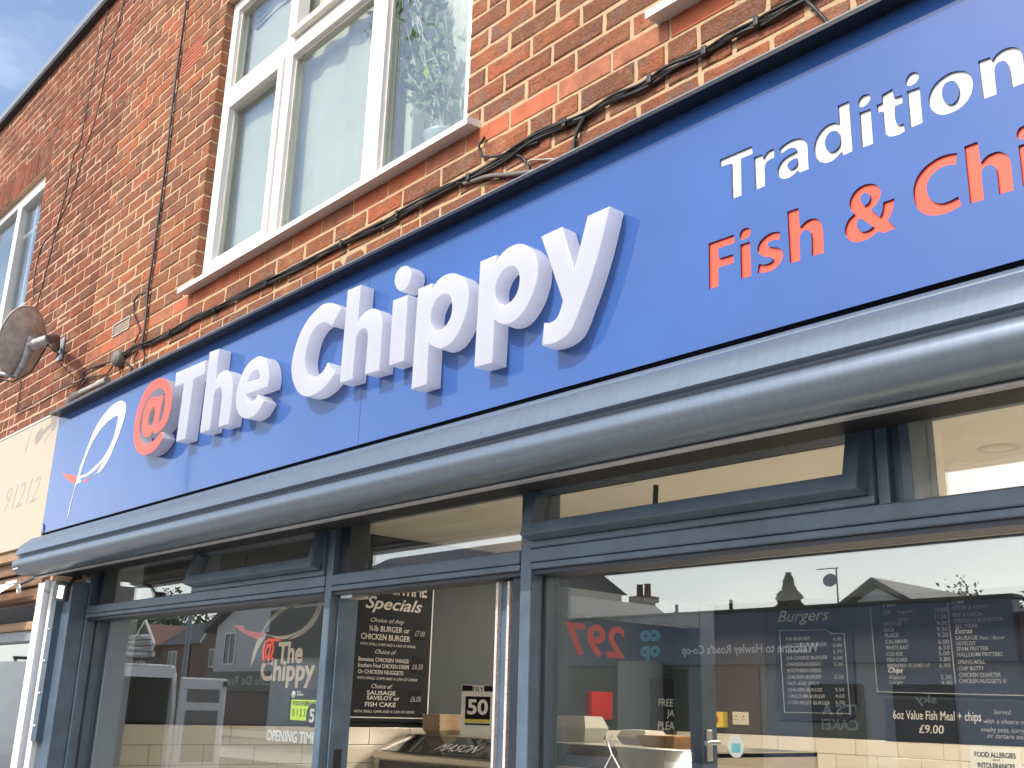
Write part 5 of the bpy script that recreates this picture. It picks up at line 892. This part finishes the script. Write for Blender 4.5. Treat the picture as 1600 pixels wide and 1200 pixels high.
def leafy(name, c, rx, rz, n, mat, label, trunk=True, cone=False, size=.22, group='trees beyond the far shops'):
    t = thing(name, label, 'tree', (c[0], c[1], 0), group); mb = MB(); zc = c[2]
    cl = [(Vector((random.gauss(0, .45)*rx, random.gauss(0, .45)*rx, random.gauss(0, .42)*rz)), random.uniform(.22, .45)) for _ in range(26)]
    for i in range(n):
        if cone:
            h = random.random()**1.3; a = random.uniform(0, 6.28); r_ = rx*(1-h)*(.35+.65*random.random())*(1 if int(h*16) % 2 else .72); p = Vector((r_*math.cos(a), r_*math.sin(a), (h-.5)*2*rz-.25*r_))
            u = Vector((math.cos(a), math.sin(a), -.35)).normalized()
        else:
            b_, s = random.choice(cl); p = b_+Vector((random.gauss(0, 1), random.gauss(0, 1), random.gauss(0, 1))).normalized()*random.uniform(.3, 1)*s*rx; u = Vector((random.gauss(0, 1), random.gauss(0, 1), random.gauss(0, 1))).normalized()
        w = u.orthogonal().normalized(); w = (w*math.cos(i)+u.cross(w)*math.sin(i)); l = size*random.uniform(.6, 1.3); q = Vector((c[0], c[1], zc))+p
        mb.add([q-u*l, q+w*l*.5, q+u*l, q-w*l*.5], [(0, 1, 2, 3)])
    o = obj('crown', mb, mat, t); o['kind'] = 'stuff'
    tk = MB().tube([(c[0], c[1], 0), (c[0]+.1, c[1], zc*.5), (c[0], c[1], zc+rz*.5)], [.035*rx+.12, .03*rx+.08, .03], 9)
    if not cone:
        for _ in range(5): a = random.uniform(0, 6.28); tk.tube([(c[0], c[1], zc-rz*.5), (c[0]+.5*rx*math.cos(a), c[1]+.5*rx*math.sin(a), zc+rz*.15)], [.1, .03], 6)
    obj('trunk', tk, 'bark', t); return t
T0 = 2*GY-(40-2)
leafy('conifer', (-26.7, T0, 5.0), 3.0, 2.6, 9000, 'conifer green', 'tall dark conifer standing above the store roof', cone=True, size=.13)
leafy('conifer', (-34.6, T0-2, 5.2), .7, 1.6, 1300, 'conifer green', 'slim conifer just right of the chimney', cone=True, size=.09); leafy('conifer', (-29.8, T0, 5.0), .7, 1.6, 1300, 'conifer green', 'slim conifer between the chimney and the tall conifer', cone=True, size=.09)
leafy('broadleaf_tree', (-17.6, T0, 4.7), 2.4, 1.6, 5000, 'leaf green', 'round bushy tree above the right end of the store', size=.10); leafy('broadleaf_tree', (-13.6, T0, 5.0), 2.4, 1.9, 5000, 'leaf green', 'larger bushy tree beyond the right end of the store', size=.10)
for i in range(6):
    leafy('hill_tree', (-150+i*11+random.uniform(-3, 3), -62+random.uniform(-6, 6), 9+random.uniform(-1, 2)), 7, 6, 3500, 'leaf green', 'tree on the wooded rise behind the brick houses, %s from the left' % ('first', 'second', 'third', 'fourth', 'fifth', 'sixth', 'seventh', 'eighth', 'ninth')[i], size=.32, group='trees behind the brick houses')
# cafe terrace reflected in the left window
D2 = 26.0; CY = 2*GY-(D2-2)
def far_window(par, x0_, x1_, z0_, z1_, y):
    w = obj('window', ring(MB(), x0_, x1_, z0_, z1_, .09, y-.02, y+.05, 0), 'upvc', par); obj('pane', MB().box(x0_+.05, x1_-.05, y-.015, y+.02, z0_+.05, z1_-.05), 'dark window', w); obj('glazing_bar', MB().box((x0_+x1_)/2-.04, (x0_+x1_)/2+.04, y+.021, y+.045, z0_+.09, z1_-.09), 'upvc', w)
cf = thing('cafe_building', 'white rendered gabled cafe with dark fascia across the street', 'building', (-47, CY, 0))
obj('wall', MB().box(-51.6, -42.6, CY-8, CY, 0, 5.2), 'render white', cf); obj('gable', MB().prism([(-51.6, CY, 5.2), (-43.2, CY, 5.2), (-47.4, CY, 7.2)], (0, -8, 0), (0, 0, 0)), 'render white', cf)
obj('roof', MB().prism([(-52.4, CY+.4, 4.9), (-47.4, CY+.4, 7.2), (-42.8, CY+.4, 5.2), (-42.8, CY+.4, 5.45), (-47.4, CY+.4, 7.55), (-52.4, CY+.4, 5.2)], (0, -8.6, 0), (0, 0, 0)), 'slate roof', cf)
fs_ = obj('fascia', MB().box(-51.8, -44.6, CY+.001, CY+.25, 2.05, 2.98, .02), 'cafe fascia', cf); tt = MB(); text(tt, 'Café De Rumpy', (-45.2, CY+.252, 2.36), (-1, 0, 0), V_, .42, width=5.6); obj('fascia_lettering', tt, 'chalk', fs_)
obj('shop_window', MB().box(-51.2, -45.0, CY+.001, CY+.06, .3, 2.04), 'maroon', cf)
far_window(cf, -50.6, -49.4, 3.3, 4.9, CY+.02); far_window(cf, -46.6, -45.4, 3.3, 4.9, CY+.02)
c2 = thing('terrace_shop', 'pale two-storey terrace shop right of the cafe across the street', 'building', (-40, CY, 0))
obj('wall', MB().box(-42.4, -31.0, CY-8, CY-.3, 0, 6.4), 'cream fascia', c2); obj('fascia', MB().box(-44.4, -31.2, CY-.29, CY+.1, 1.75, 2.1), 'white paint', c2); obj('shop_window', MB().box(-42.2, -31.2, CY-.3, CY-.2, .2, 1.74), 'dark window', c2)
obj('roof', MB().prism([(0, CY, 6.4), (0, CY-4, 8.4), (0, CY-8.4, 6.4)], (-42.5, 0, 0), (-31, 0, 0)), 'slate roof', c2)
for x0_ in (-42.0, -39.4, -36.8): far_window(c2, x0_, x0_+1.3, 3.2, 5.0, CY-.28)
D3 = 40.0; HY = 2*GY-(D3-2)
for k, (xa, xb) in enumerate(((-97, -84), (-83.5, -73))):
    hb_ = thing('brick_house', ('brown brick house with pale-edged gable seen in the left window', 'brown brick house right of the gabled one, partly hidden by the cafe')[k], 'house', ((xa+xb)/2, HY, 0), 'brick houses across the street')
    obj('wall', MB().box(xa, xb, HY-8, HY, 0, 6.0), 'house brick', hb_); obj('roof', MB().prism([(0, HY+.4, 5.9), (0, HY-4, 8.1), (0, HY-8.4, 5.9)], (xa-.3, 0, 0), (xb+.3, 0, 0)), 'slate roof', hb_)
    gx = xa+3.2; obj('gable', MB().prism([(gx, 0, 6.0), (gx+4.4, 0, 6.0), (gx+2.2, 0, 7.8)], (0, HY-3, 0), (0, HY+.6, 0)).box(gx, gx+4.4, HY+.001, HY+.599, 0, 5.99), 'house brick', hb_)
    obj('barge_board', MB().prism([(gx-.3, 0, 5.8), (gx+2.2, 0, 7.9), (gx+4.7, 0, 5.8), (gx+4.7, 0, 6.05), (gx+2.2, 0, 8.2), (gx-.3, 0, 6.05)], (0, HY+.62, 0), (0, HY+.75, 0)), 'white paint', hb_)
    far_window(hb_, gx+1.3, gx+2.9, 4.0, 5.4, HY+.62); far_window(hb_, gx+6.2, gx+7.8, 4.0, 5.4, HY+.02); far_window(hb_, gx+1.3, gx+2.9, 1.2, 2.8, HY+.62)
lp = thing('lamp_post', 'tall thin grey lamp post beside the parked van', 'lamp post', (-24.6, -9.4, 0)); obj('column', MB().tube([(-24.6, -9.4, 0), (-24.6, -9.4, 1.2), (-24.6, -9.4, 9.5)], [.09, .06, .04], 10), 'lead grey', lp); obj('lantern', MB().box(-24.75, -24.45, -9.4, -8.7, 9.45, 9.55, .03), 'lead grey', lp)
# van parked at the kerb, rear doors open
VX, VY0, VY1 = -16.2, -5.35, -3.75
vn = thing('parked_van', 'white van at the kerb with a rear door open and ladders on its roof', 'van', (-18.6, -4.6, 0))
side = [(VX-.02, .45), (VX-.02, 1.5), (VX-.10, 2.0), (VX-.22, 2.14), (VX-3.3, 2.16), (VX-3.7, 2.08), (VX-4.25, 1.42), (VX-5.1, 1.22), (VX-5.3, .9), (VX-5.3, .45)]
obj('body', MB().prism([(x, VY1, z) for x, z in side], (0, 0, 0), (0, -.06, 0)).prism([(x, VY0, z) for x, z in side], (0, 0, 0), (0, .06, 0)).box(VX-3.4, VX-.2, VY0+.02, VY1-.02, 2.10, 2.15, .02).box(VX-.14, VX-.02, VY0+.061, VY1-.061, 1.95, 2.10).box(VX-5.3, VX-.02, VY0+.061, VY1-.061, .45, .55)
    .prism([(VX-3.3, 0, 2.15), (VX-3.7, 0, 2.07), (VX-4.25, 0, 1.41), (VX-5.1, 0, 1.21), (VX-5.29, 0, .9), (VX-5.29, 0, .55), (VX-4.2, 0, .56), (VX-3.2, 0, 2.0)], (0, VY0+.061, 0), (0, VY1-.061, 0)), 'van white', vn)
obj('load_lining', MB().box(VX-3.0, VX-2.9, VY0+.07, VY1-.07, .56, 2.05).box(VX-2.9, VX-.16, VY0+.062, VY0+.09, .56, 2.05).box(VX-2.9, VX-.16, VY1-.09, VY1-.062, .56, 2.05), 'van dark', vn)
for x in (VX-1.0, VX-4.3):
    for y in (VY0+.02, VY1-.22):
        w = obj('wheel', MB().lathe([(.17, 0), (.32, .0), (.34, .04), (.34, .16), (.32, .2), (.17, .2)], (x, y, .34), (0, 1, 0), 22), 'tyre', vn); obj('rim', MB().lathe([(0, .03), (.19, .02), (.2, .18), (0, .17)], (x, y, .34), (0, 1, 0), 18), 'aluminium', w)
def vdoor(y0, y1):
    d = obj('rear_door', MB().box(VX, VX+.06, y0, y1, .50, 1.97, .03), 'van white', vn)
    obj('window_recess', MB().box(VX+.0605, VX+.066, y0+.12, y1-.12, 1.60, 1.80, .002), 'van lining', d); obj('lining_panel', MB().box(VX+.0605, VX+.066, y0+.12, y1-.12, .72, 1.48, .002), 'van lining', d); obj('hinge', MB().box(VX+.06, VX+.09, y0+.02, y0+.07, 1.85, 1.93), 'van trim', d)
vdoor(VY0-.80, VY0-.01)
obj('tail_light', MB().box(VX-.018, VX+.01, VY1-.12, VY1-.03, .9, 1.3, .008), 'red enamel', vn); obj('bumper', MB().box(VX-.02, VX+.10, VY0+.05, VY1-.05, .36, .49, .02), 'van trim', vn); obj('side_window', MB().prism([(VX-3.35, 0, 1.25), (VX-3.35, 0, 1.95), (VX-3.65, 0, 1.93), (VX-4.1, 0, 1.40), (VX-4.1, 0, 1.25)], (0, VY1+.001, 0), (0, VY1+.006, 0)), 'dark window', vn)
rk = MB()
for x in (VX-.5, VX-1.7, VX-2.9): rk.box(x-.03, x+.03, VY0+.1, VY1-.1, 2.20, 2.25).box(x-.02, x+.02, VY0+.12, VY0+.16, 2.14, 2.2).box(x-.02, x+.02, VY1-.16, VY1-.12, 2.14, 2.2)
obj('roof_rack', rk, 'van trim', vn)
for k in range(4):
    ld = thing('ladder', ('lowest', 'second', 'third', 'topmost')[k]+' aluminium ladder of the stack on the van roof', 'ladder', (VX-1.5, -4.6, 2.26+.085*k), 'ladders on the van'); y0_ = -4.95+.05*k; z_ = 2.26+.085*k
    for dy in (0, .42): obj('stile', MB().box(VX-3.2, VX-.1+.05*k, y0_+dy, y0_+dy+.03, z_, z_+.07), 'aluminium', ld)
    rg_ = MB()
    for i in range(11): rg_.box(VX-3.1+.28*i, VX-3.07+.28*i, y0_+.03, y0_+.42, z_+.02, z_+.05)
    obj('rung', rg_, 'aluminium', ld)
